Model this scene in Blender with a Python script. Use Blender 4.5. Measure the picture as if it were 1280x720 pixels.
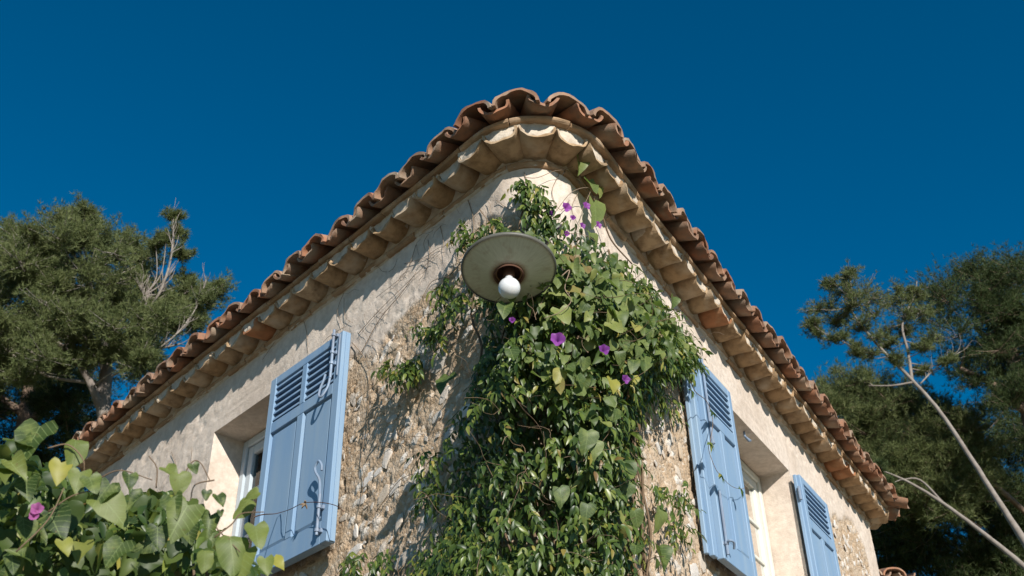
import bpy, math, random
import numpy as np
from mathutils import Matrix, Vector

# ------------------------------------------------------------------ clearing
for o in list(bpy.data.objects):
    bpy.data.objects.remove(o)
scn = bpy.context.scene
COL = scn.collection
rnd = random.Random(11)
rng = np.random.default_rng(11)
R = math.radians

# ------------------------------------------------------------------ camera
F_PX = 1346.976                      # focal length in pixels of a 1280 px wide picture
PITCH, ROLL = R(34.2630), R(-1.3001)
fw = np.array([0, math.cos(PITCH), math.sin(PITCH)])
_rt = np.array([1.0, 0, 0]); _up = np.cross(_rt, fw)
rt = math.cos(ROLL) * _rt + math.sin(ROLL) * _up
up = -math.sin(ROLL) * _rt + math.cos(ROLL) * _up
cam = bpy.data.cameras.new('camera')
camo = bpy.data.objects.new('camera', cam); COL.objects.link(camo)
camo.matrix_world = Matrix(((rt[0], up[0], -fw[0], 0), (rt[1], up[1], -fw[1], 0), (rt[2], up[2], -fw[2], 0), (0, 0, 0, 1)))
cam.sensor_width = 36; cam.lens = F_PX / 1280 * 36
cam.clip_start = 0.05; cam.clip_end = 5000
cam.dof.use_dof = True; cam.dof.focus_distance = 4.1; cam.dof.aperture_fstop = 7.5
scn.camera = camo

# ------------------------------------------------------------------ sky and sun
SUN = np.array([0.73, -2.06, 1.0]); SUN /= np.linalg.norm(SUN)
elev = math.asin(SUN[2]); azim = math.atan2(SUN[0], SUN[1])
w = bpy.data.worlds.new('World'); scn.world = w; w.use_nodes = True
nt = w.node_tree; bg = nt.nodes['Background']
sky = nt.nodes.new('ShaderNodeTexSky'); sky.sky_type = 'NISHITA'; sky.sun_disc = False
sky.sun_elevation = elev; sky.sun_rotation = azim
sky.air_density = 1.0; sky.dust_density = 0.1; sky.ozone_density = 3.0; sky.altitude = 1500
hs = nt.nodes.new('ShaderNodeHueSaturation'); hs.inputs['Saturation'].default_value = 1.40
hs.inputs['Hue'].default_value = 0.490
nt.links.new(sky.outputs[0], hs.inputs['Color']); nt.links.new(hs.outputs[0], bg.inputs['Color'])
bg.inputs['Strength'].default_value = 0.082
sl = bpy.data.lights.new('sun', 'SUN'); sl.energy = 5.0; sl.angle = R(0.53); sl.color = (1.0, 0.945, 0.875)
so = bpy.data.objects.new('sun', sl); COL.objects.link(so)
so.rotation_mode = 'QUATERNION'; so.rotation_quaternion = Vector(SUN).to_track_quat('Z', 'Y'); so.location = (0, -5, 8)
scn.view_settings.view_transform = 'Standard'; scn.view_settings.look = 'None'
scn.view_settings.exposure = 0.38; scn.view_settings.gamma = 1.0
scn.render.engine = 'CYCLES'

# ------------------------------------------------------------------ helpers
def sight(px, py, Y):
    """3D point seen at (px,py) of the photograph, at plan distance Y in front of the camera"""
    d = fw * F_PX + rt * (px - 640) - up * (py - 360)
    return d / d[1] * Y

def tag(o, label=None, cat=None, group=None, kind=None):
    if label: o['label'] = label
    if cat: o['category'] = cat
    if group: o['group'] = group
    if kind: o['kind'] = kind
    return o

def empty(name, loc=(0, 0, 0)):
    o = bpy.data.objects.new(name, None); COL.objects.link(o); o.location = loc; o.empty_display_size = 0.2
    return o

def link(name, me, parent=None, mat=None, M=None):
    o = bpy.data.objects.new(name, me); COL.objects.link(o)
    if mat is not None and not me.materials: me.materials.append(mat)
    if M is not None: o.matrix_world = M
    if parent is not None:
        o.parent = parent
        o.matrix_parent_inverse = WM(parent).inverted()
    return o

_wm = {}
def WM(o):
    m = Matrix.Translation(o.location) if o.type == 'EMPTY' else o.matrix_basis.copy()
    if o.parent is not None: m = WM(o.parent) @ o.matrix_parent_inverse @ m
    return m

def mesh(name, V, Fs, smooth=True, attr=None):
    me = bpy.data.meshes.new(name)
    V = np.asarray(V, np.float32)
    if isinstance(Fs, np.ndarray):
        n, k = Fs.shape
        me.vertices.add(len(V)); me.vertices.foreach_set('co', V.ravel())
        me.loops.add(n * k); me.loops.foreach_set('vertex_index', Fs.astype(np.int32).ravel())
        me.polygons.add(n); me.polygons.foreach_set('loop_start', np.arange(0, n * k, k, dtype=np.int32))
        me.polygons.foreach_set('loop_total', np.full(n, k, np.int32))
        me.update(calc_edges=True)
    else:
        me.from_pydata([tuple(map(float, v)) for v in V], [], Fs); me.update()
    me.polygons.foreach_set('use_smooth', np.full(len(me.polygons), smooth))
    if attr:
        for k, vals in attr.items():
            a = me.attributes.new(k, 'FLOAT', 'POINT'); a.data.foreach_set('value', np.asarray(vals, np.float32))
    return me

class MB:
    def __init__(s): s.V = []; s.F = []
    def add(s, V, Fs):
        b = len(s.V); s.V.extend([tuple(map(float, v)) for v in V]); s.F.extend([tuple(b + i for i in f) for f in Fs])
    def box(s, x0, x1, y0, y1, z0, z1, f=None, bev=0.0):
        if bev:
            b = bev; V = []
            for (x, sx) in ((x0, 1), (x1, -1)):
                for (y, sy) in ((y0, 1), (y1, -1)):
                    for (z, sz) in ((z0, 1), (z1, -1)):
                        V += [(x + b * sx, y + b * sy, z), (x + b * sx, y, z + b * sz), (x, y + b * sy, z + b * sz)]
            def c(i, j, k, a): return (i * 4 + j * 2 + k) * 3 + a
            Fs = []
            for k in (0, 1): Fs.append([c(0, 0, k, 0), c(1, 0, k, 0), c(1, 1, k, 0), c(0, 1, k, 0)][::(1 if k else -1)])
            for j in (0, 1): Fs.append([c(0, j, 0, 1), c(1, j, 0, 1), c(1, j, 1, 1), c(0, j, 1, 1)][::(-1 if j else 1)])
            for i in (0, 1): Fs.append([c(i, 0, 0, 2), c(i, 1, 0, 2), c(i, 1, 1, 2), c(i, 0, 1, 2)][::(1 if i else -1)])
            for j in (0, 1):
                for k in (0, 1): Fs.append([c(0, j, k, 0), c(1, j, k, 0), c(1, j, k, 1), c(0, j, k, 1)])
            for i in (0, 1):
                for k in (0, 1): Fs.append([c(i, 0, k, 0), c(i, 1, k, 0), c(i, 1, k, 2), c(i, 0, k, 2)])
                for j in (0, 1): Fs.append([c(i, j, 0, 1), c(i, j, 1, 1), c(i, j, 1, 2), c(i, j, 0, 2)])
                for j in (0, 1):
                    for k in (0, 1): Fs.append([c(i, j, k, 0), c(i, j, k, 1), c(i, j, k, 2)])
        else:
            V = [(x, y, z) for x in (x0, x1) for y in (y0, y1) for z in (z0, z1)]
            Fs = [(0, 1, 3, 2), (4, 6, 7, 5), (0, 4, 5, 1), (2, 3, 7, 6), (0, 2, 6, 4), (1, 5, 7, 3)]
        if f: V = [f(*v) for v in V]
        s.add(V, Fs)
    def tube(s, P, r, n=6, cap=True):
        P = [np.array(p, float) for p in P]; rr = r if hasattr(r, '__len__') else [r] * len(P)
        rings = []; ref = None
        for i, p in enumerate(P):
            t = P[min(i + 1, len(P) - 1)] - P[max(i - 1, 0)]; t /= (np.linalg.norm(t) + 1e-9)
            if ref is None: ref = np.array([0, 0, 1.0]) if abs(t[2]) < .9 else np.array([1.0, 0, 0])
            a = np.cross(t, ref); a /= (np.linalg.norm(a) + 1e-9); b = np.cross(a, t); ref = b
            rings.append([p + rr[i] * (math.cos(q) * a + math.sin(q) * b) for q in [2 * math.pi * k / n for k in range(n)]])
        V = [v for g in rings for v in g]; Fs = []
        for i in range(len(P) - 1):
            for k in range(n): Fs.append((i * n + k, i * n + (k + 1) % n, (i + 1) * n + (k + 1) % n, (i + 1) * n + k))
        if cap: Fs.append(tuple(range(n))[::-1]); Fs.append(tuple((len(P) - 1) * n + k for k in range(n)))
        s.add(V, Fs)
    def build(s, name, mat, parent=None, smooth=False, M=None):
        me = mesh(name, s.V, s.F, smooth); return link(name, me, parent, mat, M)

def curve(P, n=6):
    """Catmull-Rom through control points"""
    P = [np.array(p, float) for p in P]; out = []
    Q = [2 * P[0] - P[1]] + P + [2 * P[-1] - P[-2]]
    for i in range(1, len(Q) - 2):
        for k in range(n):
            t = k / n
            out.append(.5 * ((2 * Q[i]) + (-Q[i - 1] + Q[i + 1]) * t + (2 * Q[i - 1] - 5 * Q[i] + 4 * Q[i + 1] - Q[i + 2]) * t * t + (-Q[i - 1] + 3 * Q[i] - 3 * Q[i + 1] + Q[i + 2]) * t ** 3))
    out.append(P[-1]); return out

# vectorised value noise
_perm = rng.random((64, 64, 64))
def vnoise(x, y, z=0.0):
    x, y, z = np.broadcast_arrays(np.asarray(x, float), np.asarray(y, float), np.asarray(z, float))
    xi, yi, zi = np.floor(x).astype(int), np.floor(y).astype(int), np.floor(z).astype(int)
    fx, fy, fz = x - xi, y - yi, z - zi
    fx, fy, fz = [q * q * (3 - 2 * q) for q in (fx, fy, fz)]
    def g(a, b, c): return _perm[(xi + a) & 63, (yi + b) & 63, (zi + c) & 63]
    l = lambda a, b, t: a + (b - a) * t
    return 2 * l(l(l(g(0, 0, 0), g(1, 0, 0), fx), l(g(0, 1, 0), g(1, 1, 0), fx), fy), l(l(g(0, 0, 1), g(1, 0, 1), fx), l(g(0, 1, 1), g(1, 1, 1), fx), fy), fz) - 1
def fbm(x, y, z=0.0, o=4):
    s = 0; a = .5
    for i in range(o):
        s = s + a * vnoise(x * 2 ** i + 7 * i, y * 2 ** i + 3 * i, z * 2 ** i + i); a *= .55
    return s

# ------------------------------------------------------------------ plan of the house: a wedge whose near corner is rounded
S = 1.0
C = np.array([0.12862, 3.22209, 0.0])
dL = np.array([-0.67843853, 0.73465717, 0]); dR = np.array([0.50156519, 0.86511985, 0])
nL = np.array([-0.73465717, -0.67843853, 0]); nR = np.array([0.86511985, -0.50156519, 0])
UP = np.array([0, 0, 1.0])
LEN_L, LEN_R = 4.22, 5.0
corn = [C, C + dR * LEN_R, C + dL * LEN_L]           # counter-clockwise seen from above
RAD = [0.21, 0.08, 0.08]
ZG = -1.6                                            # the ground (camera height 1.6)
def _tan(i):
    p = corn[i]; a = corn[(i - 1) % 3] - p; b = corn[(i + 1) % 3] - p
    a = a / np.linalg.norm(a); b = b / np.linalg.norm(b)
    half = math.acos(a @ b) / 2
    bis = (a + b) / np.linalg.norm(a + b)
    return half, RAD[i] / math.tan(half), p + bis * RAD[i] / math.sin(half), a, b
TN = [_tan(i) for i in range(3)]
def path_pos(v, oref):
    """v: running length along the line lying oref outside the reference plan; v=0 at the middle of the near corner.
    returns (segment kind, data) -> function of offset"""
    th = [math.pi - 2 * TN[i][0] for i in range(3)]
    arc = [(RAD[i] + oref) * th[i] for i in range(3)]
    lens = [np.linalg.norm(corn[(i + 1) % 3] - corn[i]) - TN[i][1] - TN[(i + 1) % 3][1] for i in range(3)]
    tot = sum(arc) + sum(lens)
    v = (v + arc[0] / 2) % tot
    for i in range(3):
        half, tl, Q, a, b = TN[i]
        if v < arc[i]:
            n0 = np.array([a[1], -a[0], 0]);  # outward normal of the incoming edge
            if n0 @ (Q - corn[i]) > 0: n0 = -n0
            q = v / (RAD[i] + oref); c, s_ = math.cos(q), math.sin(q)
            n = np.array([c * n0[0] - s_ * n0[1], s_ * n0[0] + c * n0[1], 0])
            return Q, RAD[i], n
        v -= arc[i]
        if v < lens[i]:
            n = np.array([b[1], -b[0], 0])
            if n @ (Q - corn[i]) > 0: n = -n
            return corn[i] + b * (tl + v), 0.0, n
        v -= lens[i]
def P(v, o, z, oref=0.0):
    base, r, n = path_pos(v, oref)
    q = base + n * (r + o); return np.array([q[0], q[1], z])
def Nrm(v, oref=0.0): return path_pos(v, oref)[2]
HALF = (math.pi - 2 * TN[0][0]) / 2
def s2v(s, side, oref=0.0):
    """distance s from the virtual corner along a wall -> v"""
    q = (RAD[0] + oref) * HALF + (s - TN[0][1])
    return q if side == 'R' else -q
def offs(p):
    """offset of a point from the reference plan near the front corner, and v (oref 0)"""
    q = p - C; Q = TN[0][2]
    sL, sR = q @ dL, q @ dR
    if sR >= TN[0][1] and q @ nR > q @ nL: return q @ nR, s2v(sR, 'R')
    if sL >= TN[0][1] and q @ nL >= q @ nR: return q @ nL, s2v(sL, 'L')
    d = (p - Q)[:2]; n = d / np.linalg.norm(d)
    mid = -(Q - C)[:2] / np.linalg.norm((Q - C)[:2])
    ang = math.atan2(mid[0] * n[1] - mid[1] * n[0], mid @ n)
    return np.linalg.norm(d) - RAD[0], ang * RAD[0]
def on_wall(px, py, o=-0.02):
    d = sight(px, py, 1.0); a, b = 0.5, 12.0
    for _ in range(50):
        m = (a + b) / 2
        if offs(d * m)[0] > o: a = m
        else: b = m
    p = d * a; return offs(p)[1], p[2]
def project(p):
    p = np.asarray(p); k = p @ fw
    return 640 + F_PX * (p @ rt) / k, 360 - F_PX * (p @ up) / k

# ------------------------------------------------------------------ materials
class NT_:
    def __init__(s, name):
        s.m = bpy.data.materials.new(name); s.m.use_nodes = True
        s.t = s.m.node_tree; s.b = s.t.nodes['Principled BSDF']; s.out = s.t.nodes['Material Output']
    def n(s, ty, ins=None, **kw):
        x = s.t.nodes.new(ty)
        for k, v in kw.items(): setattr(x, k, v)
        for k, v in (ins or {}).items(): s.set(x.inputs[k], v)
        return x
    def set(s, sock, v):
        if isinstance(v, bpy.types.NodeSocket): s.t.links.new(v, sock)
        elif isinstance(v, tuple) and len(v) == 3 and sock.type == 'RGBA': sock.default_value = (*v, 1)
        else: sock.default_value = v
    def coord(s, jitter=False, sc=(1, 1, 1)):
        c = s.n('ShaderNodeTexCoord').outputs['Object']
        if jitter:
            r = s.n('ShaderNodeObjectInfo').outputs['Random']
            m = s.n('ShaderNodeMath', {0: r, 1: 37.0}, operation='MULTIPLY').outputs[0]
            c = s.n('ShaderNodeVectorMath', {0: c, 1: m}, operation='ADD').outputs[0]
        if sc != (1, 1, 1): c = s.n('ShaderNodeMapping', {'Vector': c, 'Scale': sc}).outputs[0]
        return c
    def noise(s, c, scale, detail=4, rough=.55):
        return s.n('ShaderNodeTexNoise', {'Vector': c, 'Scale': scale, 'Detail': detail, 'Roughness': rough}).outputs['Fac']
    def ramp(s, f, stops, interp='LINEAR'):
        x = s.n('ShaderNodeValToRGB', {'Fac': f}); x.color_ramp.interpolation = interp
        e = x.color_ramp.elements
        while len(e) < len(stops): e.new(0.5)
        for q, (p, c) in zip(e, stops):
            q.position = p; q.color = (*c, 1) if isinstance(c, tuple) else (c, c, c, 1)
        return x.outputs[0]
    def mix(s, f, a, b, mode='MIX'):
        x = s.n('ShaderNodeMix', data_type='RGBA', blend_type=mode)
        s.set(x.inputs[0], f); s.set(x.inputs[6], a); s.set(x.inputs[7], b); return x.outputs[2]
    def math(s, op, a, b=0.0): return s.n('ShaderNodeMath', {0: a, 1: b}, operation=op).outputs[0]
    def bump(s, h, strength, dist):
        s.set(s.b.inputs['Normal'], s.n('ShaderNodeBump', {'Height': h, 'Strength': strength, 'Distance': dist}).outputs[0])
    def base(s, c, rough=.9, spec=.3):
        s.set(s.b.inputs['Base Color'], c); s.set(s.b.inputs['Roughness'], rough); s.b.inputs['Specular IOR Level'].default_value = spec

def m_wall():
    k = NT_('plaster_and_rubble'); c = k.coord()
    rub = k.n('ShaderNodeAttribute', attribute_name='rubble').outputs['Fac']
    n1 = k.noise(c, 3, 5); n2 = k.noise(c, 28, 6, .65); n3 = k.noise(c, 140, 3, .6)
    pl = k.ramp(n1, [(.3, (.56, .465, .38)), (.5, (.64, .545, .455)), (.7, (.70, .61, .52))])
    pl = k.mix(k.ramp(n2, [(.38, 0.0), (.62, 1.0)]), pl, k.mix(.45, pl, (.40, .32, .25)))
    pl = k.mix(k.ramp(n3, [(.64, 0.0), (.72, .5)]), pl, (.30, .22, .15))
    cell = k.n('ShaderNodeTexVoronoi', {'Vector': c, 'Scale': 75.0}, feature='F1')
    cellc = k.ramp(k.n('ShaderNodeSeparateColor', {0: cell.outputs['Color']}).outputs[0],
                   [(0, (.36, .25, .155)), (.35, (.43, .31, .205)), (.6, (.49, .375, .26)), (.85, (.54, .44, .325)), (.97, (.68, .62, .54))])
    n4 = k.noise(c, 45, 5, .7)
    rb = k.mix(k.ramp(n4, [(.35, 0.0), (.65, 1.0)]), cellc, (.45, .325, .21))
    rb = k.mix(k.ramp(k.noise(c, 9, 4), [(.45, 0.0), (.7, .6)]), rb, (.56, .46, .35))
    pb = k.n('ShaderNodeAttribute', attribute_name='pebble').outputs['Fac']
    rb = k.mix(pb, rb, k.mix(k.ramp(n4, [(.4, 0.0), (.7, .6)]), (.68, .64, .58), (.52, .45, .36)))
    k.base(k.mix(rub, pl, rb), .93, .2)
    h = k.math('ADD', k.math('MULTIPLY', n2, .5), k.math('MULTIPLY', n3, .25))
    h2 = k.math('ADD', k.math('MULTIPLY', k.math('MULTIPLY', cell.outputs['Distance'], -.5), rub), k.math('MULTIPLY', n4, k.math('MULTIPLY', rub, 1.5)))
    k.bump(k.math('ADD', h, h2), 1.0, .008)
    return k.m
def m_obj(name, stops, rough=.9, n_scale=20, dirt=(.2, .15, .1), dirt_amt=.5, bump=.5, bdist=.004, spec=.25, dirt2=None):
    """colour picked per object, broken up by noise"""
    k = NT_(name); c = k.coord(True); r = k.n('ShaderNodeObjectInfo').outputs['Random']
    col = k.ramp(r, stops)
    n1 = k.noise(c, n_scale, 6, .65); n2 = k.noise(c, n_scale * .3, 4); n3 = k.noise(c, n_scale * 6, 3)
    col = k.mix(k.ramp(n1, [(.42, 0.0), (.72, dirt_amt)]), col, dirt)
    if dirt2: col = k.mix(k.ramp(n2, [(.5, 0.0), (.66, .75)]), col, dirt2)
    k.base(col, rough, spec); k.bump(k.math('ADD', n1, k.math('MULTIPLY', n3, .4)), bump, bdist)
    return k.m
def m_paint(name, col, rough=.45, wear=(.3, .3, .3), sc=(1, 1, 1), amt=.3, bump=.12):
    k = NT_(name); c = k.coord(False, sc)
    n = k.noise(c, 14, 6, .6); n2 = k.noise(c, 90, 3)
    cc = k.mix(k.ramp(n, [(.35, 0.0), (.75, amt)]), col, wear)
    cc = k.mix(k.ramp(n2, [(.66, 0.0), (.74, .35)]), cc, wear)
    k.base(cc, k.ramp(n, [(.3, rough), (.7, rough + .15)]), .4); k.bump(k.math('ADD', n, n2), bump, .001)
    return k.m
def m_leaf(name, stops, attr=True, rough=.45, trans=.3, tcol=(.25, .4, .05), spec=.4):
    k = NT_(name)
    r = k.n('ShaderNodeAttribute', attribute_name='rnd').outputs['Fac'] if attr else k.n('ShaderNodeObjectInfo').outputs['Random']
    col = k.ramp(r, stops)
    n = k.noise(k.coord(not attr), 60 if attr else 3.2, 4)
    if not attr and 'heart' in name:
        sp_ = k.n('ShaderNodeSeparateXYZ', {0: k.n('ShaderNodeTexCoord').outputs['Object']}).outputs
        ax_ = k.math('ABSOLUTE', sp_[0]); mid_ = k.math('LESS_THAN', ax_, .014)
        vn = k.math('LESS_THAN', k.math('PINGPONG', k.math('ADD', k.math('MULTIPLY', ax_, .75), sp_[1]), .085), .009)
        col = k.mix(k.math('MULTIPLY', k.math('MAXIMUM', mid_, vn), .45), col, (.30, .38, .14))
        k.bump(k.math('MAXIMUM', mid_, vn), .5, .02)
        jc = k.coord(True)
        col = k.mix(k.ramp(k.noise(jc, 2.2, 3), [(.50, 0.0), (.72, .75)]), col, (.20, .24, .06))
        col = k.mix(k.ramp(k.noise(jc, 9, 4), [(.66, 0.0), (.70, .8)]), col, (.14, .09, .03))
    col = k.mix(k.ramp(n, [(.4, 0.0), (.7, .35)]), col, k.mix(.5, col, (.03, .05, .01)))
    k.base(col, rough, spec)
    tr = k.n('ShaderNodeBsdfTranslucent', {'Color': k.mix(.5, col, tcol)}).outputs[0]
    mx = k.n('ShaderNodeMixShader', {0: trans, 1: k.b.outputs[0], 2: tr}).outputs[0]
    k.t.links.new(mx, k.out.inputs['Surface'])
    return k.m
MAT = {}
MAT['wall'] = m_wall()
MAT['roof'] = m_obj('roof_terracotta', [(0, (.23, .10, .055)), (.3, (.34, .16, .09)), (.6, (.27, .16, .105)), (.8, (.38, .235, .15)), (1, (.26, .125, .07))],
                    n_scale=18, dirt=(.14, .11, .085), dirt_amt=.9, dirt2=(.33, .27, .20), bump=.7)
MAT['cornice'] = m_obj('cornice_terracotta', [(0, (.44, .31, .18)), (.25, (.36, .235, .13)), (.5, (.49, .365, .235)), (.75, (.40, .26, .14)), (1, (.44, .30, .17))],
                       n_scale=17, dirt=(.15, .095, .05), dirt_amt=.85, dirt2=(.50, .42, .32), bump=1.0)
MAT['brick'] = m_obj('moulding_terracotta', [(0, (.38, .25, .15)), (.5, (.31, .195, .11)), (1, (.42, .29, .18))], n_scale=18, dirt=(.22, .15, .09), dirt_amt=.8, dirt2=(.55, .45, .33), bump=.8)
MAT['mortar'] = m_obj('lime_mortar', [(0, (.56, .49, .40)), (1, (.56, .49, .40))], n_scale=22, dirt=(.36, .28, .20), dirt_amt=.7, bump=1.0, bdist=.006)
MAT['stone'] = m_obj('embedded_stone', [(0, (.62, .60, .56)), (.3, (.52, .46, .39)), (.55, (.68, .65, .61)), (.8, (.55, .44, .32)), (1, (.74, .72, .69))],
                     n_scale=25, dirt=(.40, .30, .20), dirt_amt=.65, bump=.6)
MAT['blue'] = m_paint('blue_shutter_paint', (.185, .295, .435), .48, (.27, .36, .44), (1, 1, .12), .75)
MAT['iron'] = m_paint('blue_grey_iron', (.21, .29, .40), .45, (.15, .14, .15), amt=.7)
MAT['frame_r'] = m_paint('cream_window_paint', (.62, .62, .55), .5, (.45, .43, .36))
MAT['frame_l'] = m_paint('grey_window_paint', (.46, .52, .56), .5, (.3, .33, .35))
MAT['enamel'] = m_paint('grey_green_enamel', (.29, .30, .235), .35, (.22, .19, .12), amt=.5)
MAT['rim'] = m_paint('dark_rim', (.12, .12, .10), .4, (.06, .05, .04), amt=.6)
MAT['rust'] = m_paint('rusty_iron', (.10, .045, .025), .8, (.05, .03, .02))
MAT['bark_grey'] = m_obj('pale_bark', [(0, (.22, .19, .165)), (1, (.29, .255, .22))], n_scale=9, dirt=(.13, .10, .08), dirt_amt=.7, bump=1)
MAT['bark'] = m_obj('brown_bark', [(0, (.20, .14, .10)), (1, (.26, .19, .14))], n_scale=6, dirt=(.09, .06, .045), dirt_amt=.7, bump=1)
MAT['stem'] = m_obj('vine_stem', [(0, (.12, .08, .05)), (1, (.19, .13, .08))], n_scale=30)
MAT['drystem'] = m_obj('dry_tendril', [(0, (.20, .14, .09)), (1, (.27, .20, .14))], n_scale=30)
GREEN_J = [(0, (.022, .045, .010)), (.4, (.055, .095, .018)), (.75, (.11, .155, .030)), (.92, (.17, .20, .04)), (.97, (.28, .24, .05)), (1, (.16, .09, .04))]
GREEN_H = [(0, (.045, .080, .018)), (.4, (.090, .130, .036)), (.8, (.175, .215, .066)), (.94, (.24, .26, .07)), (.97, (.32, .29, .07)), (1, (.20, .12, .05))]
MAT['jas'] = m_leaf('glossy_leaf', GREEN_J, True, .42, .22, spec=.4)
MAT['jas_o'] = m_leaf('glossy_leaf_single', GREEN_J, False, .36, .18, spec=.45)
MAT['heart'] = m_leaf('heart_leaf', GREEN_H, True, .5, .3)
MAT['heart_o'] = m_leaf('heart_leaf_single', GREEN_H, False, .5, .3)
GREEN_B = [(0, (.022, .045, .009)), (.5, (.050, .080, .016)), (.85, (.11, .145, .032)), (1, (.20, .21, .045))]
MAT['bush'] = m_leaf('bush_leaf', GREEN_B, True, .5, .3)
MAT['bush_o'] = m_leaf('bush_heart_leaf_single', GREEN_B, False, .5, .3)
MAT['heart_y'] = m_leaf('yellow_leaf', [(0, (.24, .25, .05)), (1, (.33, .30, .05))], False, .5, .3)
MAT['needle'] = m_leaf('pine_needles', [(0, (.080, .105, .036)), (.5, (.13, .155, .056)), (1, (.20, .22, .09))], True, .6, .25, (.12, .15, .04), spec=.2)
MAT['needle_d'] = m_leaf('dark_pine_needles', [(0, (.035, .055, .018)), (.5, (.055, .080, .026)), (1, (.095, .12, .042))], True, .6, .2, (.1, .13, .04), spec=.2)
MAT['petal'] = m_leaf('purple_petal', [(0, (.20, .04, .27)), (1, (.30, .07, .36))], False, .5, .35, (.5, .1, .6))
MAT['petal_p'] = m_leaf('pink_petal', [(0, (.42, .12, .32)), (1, (.42, .12, .32))], False, .5, .35, (.6, .1, .4))
def m_bulb():
    k = NT_('opal_glass'); k.base((.66, .67, .67), .10, .6); k.b.inputs['Subsurface Weight'].default_value = .3
    k.b.inputs['Subsurface Radius'].default_value = (.02, .02, .02)
    return k.m
MAT['bulb'] = m_bulb()
def m_glass():
    k = NT_('window_glass'); k.t.nodes.remove(k.b)
    fr = k.n('ShaderNodeFresnel', {'IOR': 1.5}).outputs[0]
    gl = k.n('ShaderNodeBsdfGlossy', {'Roughness': .02}).outputs[0]
    tr = k.n('ShaderNodeBsdfTransparent', {'Color': (.85, .9, .88)}).outputs[0]
    mx = k.n('ShaderNodeMixShader', {0: fr, 1: tr, 2: gl}).outputs[0]
    k.t.links.new(mx, k.out.inputs['Surface']); return k.m
MAT['glass'] = m_glass()
def m_simple(name, c1, c2, sc, rough=.9):
    k = NT_(name); c = k.coord(); n = k.noise(c, sc, 6, .6); k.base(k.mix(k.ramp(n, [(.35, 0.0), (.65, 1.0)]), c1, c2), rough, .2); k.bump(n, .5, .01); return k.m
MAT['curtain'] = m_simple('curtain_cloth', (.42, .33, .24), (.36, .28, .20), 6)
MAT['terrace'] = m_simple('pale_gravel', (.25, .21, .165), (.19, .16, .125), 40)
MAT['grass'] = m_simple('dry_grass', (.13, .13, .05), (.18, .15, .07), 2)

# ------------------------------------------------------------------ ground
mb = MB(); mb.add([(-1500, -1500, ZG - .02), (1500, -1500, ZG - .02), (1500, 1500, ZG - .02), (-1500, 1500, ZG - .02)], [(0, 1, 2, 3)])
tag(mb.build('ground', MAT['grass']), kind='structure')
n = 60; gx = np.linspace(-9, 9, n); gy = np.linspace(-7, 8, n); X, Y = np.meshgrid(gx, gy)
Z = ZG + .006 * fbm(X * 2, Y * 2) ; V = np.stack([X, Y, Z], -1).reshape(-1, 3)
i = np.arange(n * n).reshape(n, n); Fq = np.stack([i[:-1, :-1], i[:-1, 1:], i[1:, 1:], i[1:, :-1]], -1).reshape(-1, 4)
tag(link('terrace', mesh('terrace', V, Fq), None, MAT['terrace']), kind='structure')

# ------------------------------------------------------------------ the house
house = empty('stone_house', (C[0], C[1] + 1.5, ZG))
tag(house, 'stone farmhouse with cream plaster, blue shutters and a tiled eave, seen at its corner', 'house')
WO = -0.02
vL0 = s2v(LEN_L - TN[2][1], 'L'); vL1 = vL0 - RAD[2] * (math.pi - 2 * TN[2][0])
vR0 = s2v(LEN_R - TN[1][1], 'R'); vR1 = vR0 + RAD[1] * (math.pi - 2 * TN[1][0])
NICHE_Z = (1.52, 2.603)
nicheL = (s2v(2.552, 'L'), s2v(1.90, 'L')); nicheR = (s2v(1.80, 'R'), s2v(2.917, 'R'))
LB = [(-9, 2.3), (-3.4, 2.3), (-3.1, 2.4), (-2.7, 2.1), (-1.9, 2.2), (-1.5, 2.4), (-1.29, 2.50), (-1.1, 2.45), (-.93, 2.515), (-.76, 2.555), (-.6, 2.58), (-.47, 2.69), (-.40, 2.74), (-.2, 2.70),
      (0, 2.62), (.3, 2.55), (.9, 2.5), (1.3, 2.48), (1.5, 2.46), (1.8, 2.3), (2.9, 2.2), (3.3, 2.45), (3.67, 2.61), (4.0, 2.69), (4.3, 2.72), (4.52, 2.66), (4.62, 2.2), (4.68, -3), (9, -3)]
_bx = [(s2v(abs(a), 'L') if a < 0 else s2v(a, 'R')) if abs(a) > .3 else a * .7 for a, b in LB]; _by = [b for a, b in LB]
def rubble(v, z):
    zb = np.interp(v, _bx, _by) + .10 * fbm(v * 3.1, z * 3.1, 5.5) + .035 * fbm(v * 14, z * 14, 2.2)
    m = np.clip((zb - z) / .018 + .5, 0, 1)
    for a, b in (nicheL, nicheR):
        dx = np.maximum(np.maximum(a - v, v - b), 0); dz = np.maximum(np.maximum(NICHE_Z[0] - z, z - NICHE_Z[1]), 0)
        dd = np.hypot(dx, dz) + .05 * fbm(v * 6, z * 6, 1.1)
        m = m * np.clip((dd - .12) / .02, 0, 1)
    return m
def near_niche(v, z):
    q = np.ones(np.broadcast(v, z).shape)
    for a, b in (nicheL, nicheR):
        dx = np.maximum(np.maximum(a - v, v - b), 0); dz = np.maximum(np.maximum(NICHE_Z[0] - z, z - NICHE_Z[1]), 0)
        q = np.minimum(q, np.clip(np.hypot(dx, dz) / .03, .25, 1))
    return q
def worley(x, y, z=0.):
    xi, yi = np.floor(x).astype(int), np.floor(y).astype(int); d1 = np.full(x.shape, 9.); d2 = d1.copy()
    for a in (-1, 0, 1):
        for b in (-1, 0, 1):
            cx, cy = xi + a, yi + b
            px_ = cx + _perm[cx & 63, cy & 63, 3]; py_ = cy + _perm[cx & 63, cy & 63, 9]
            d = np.hypot(px_ - x, py_ - y); d2 = np.minimum(d2, np.maximum(d, d1)); d1 = np.minimum(d1, d)
    return d1, d2
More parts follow.
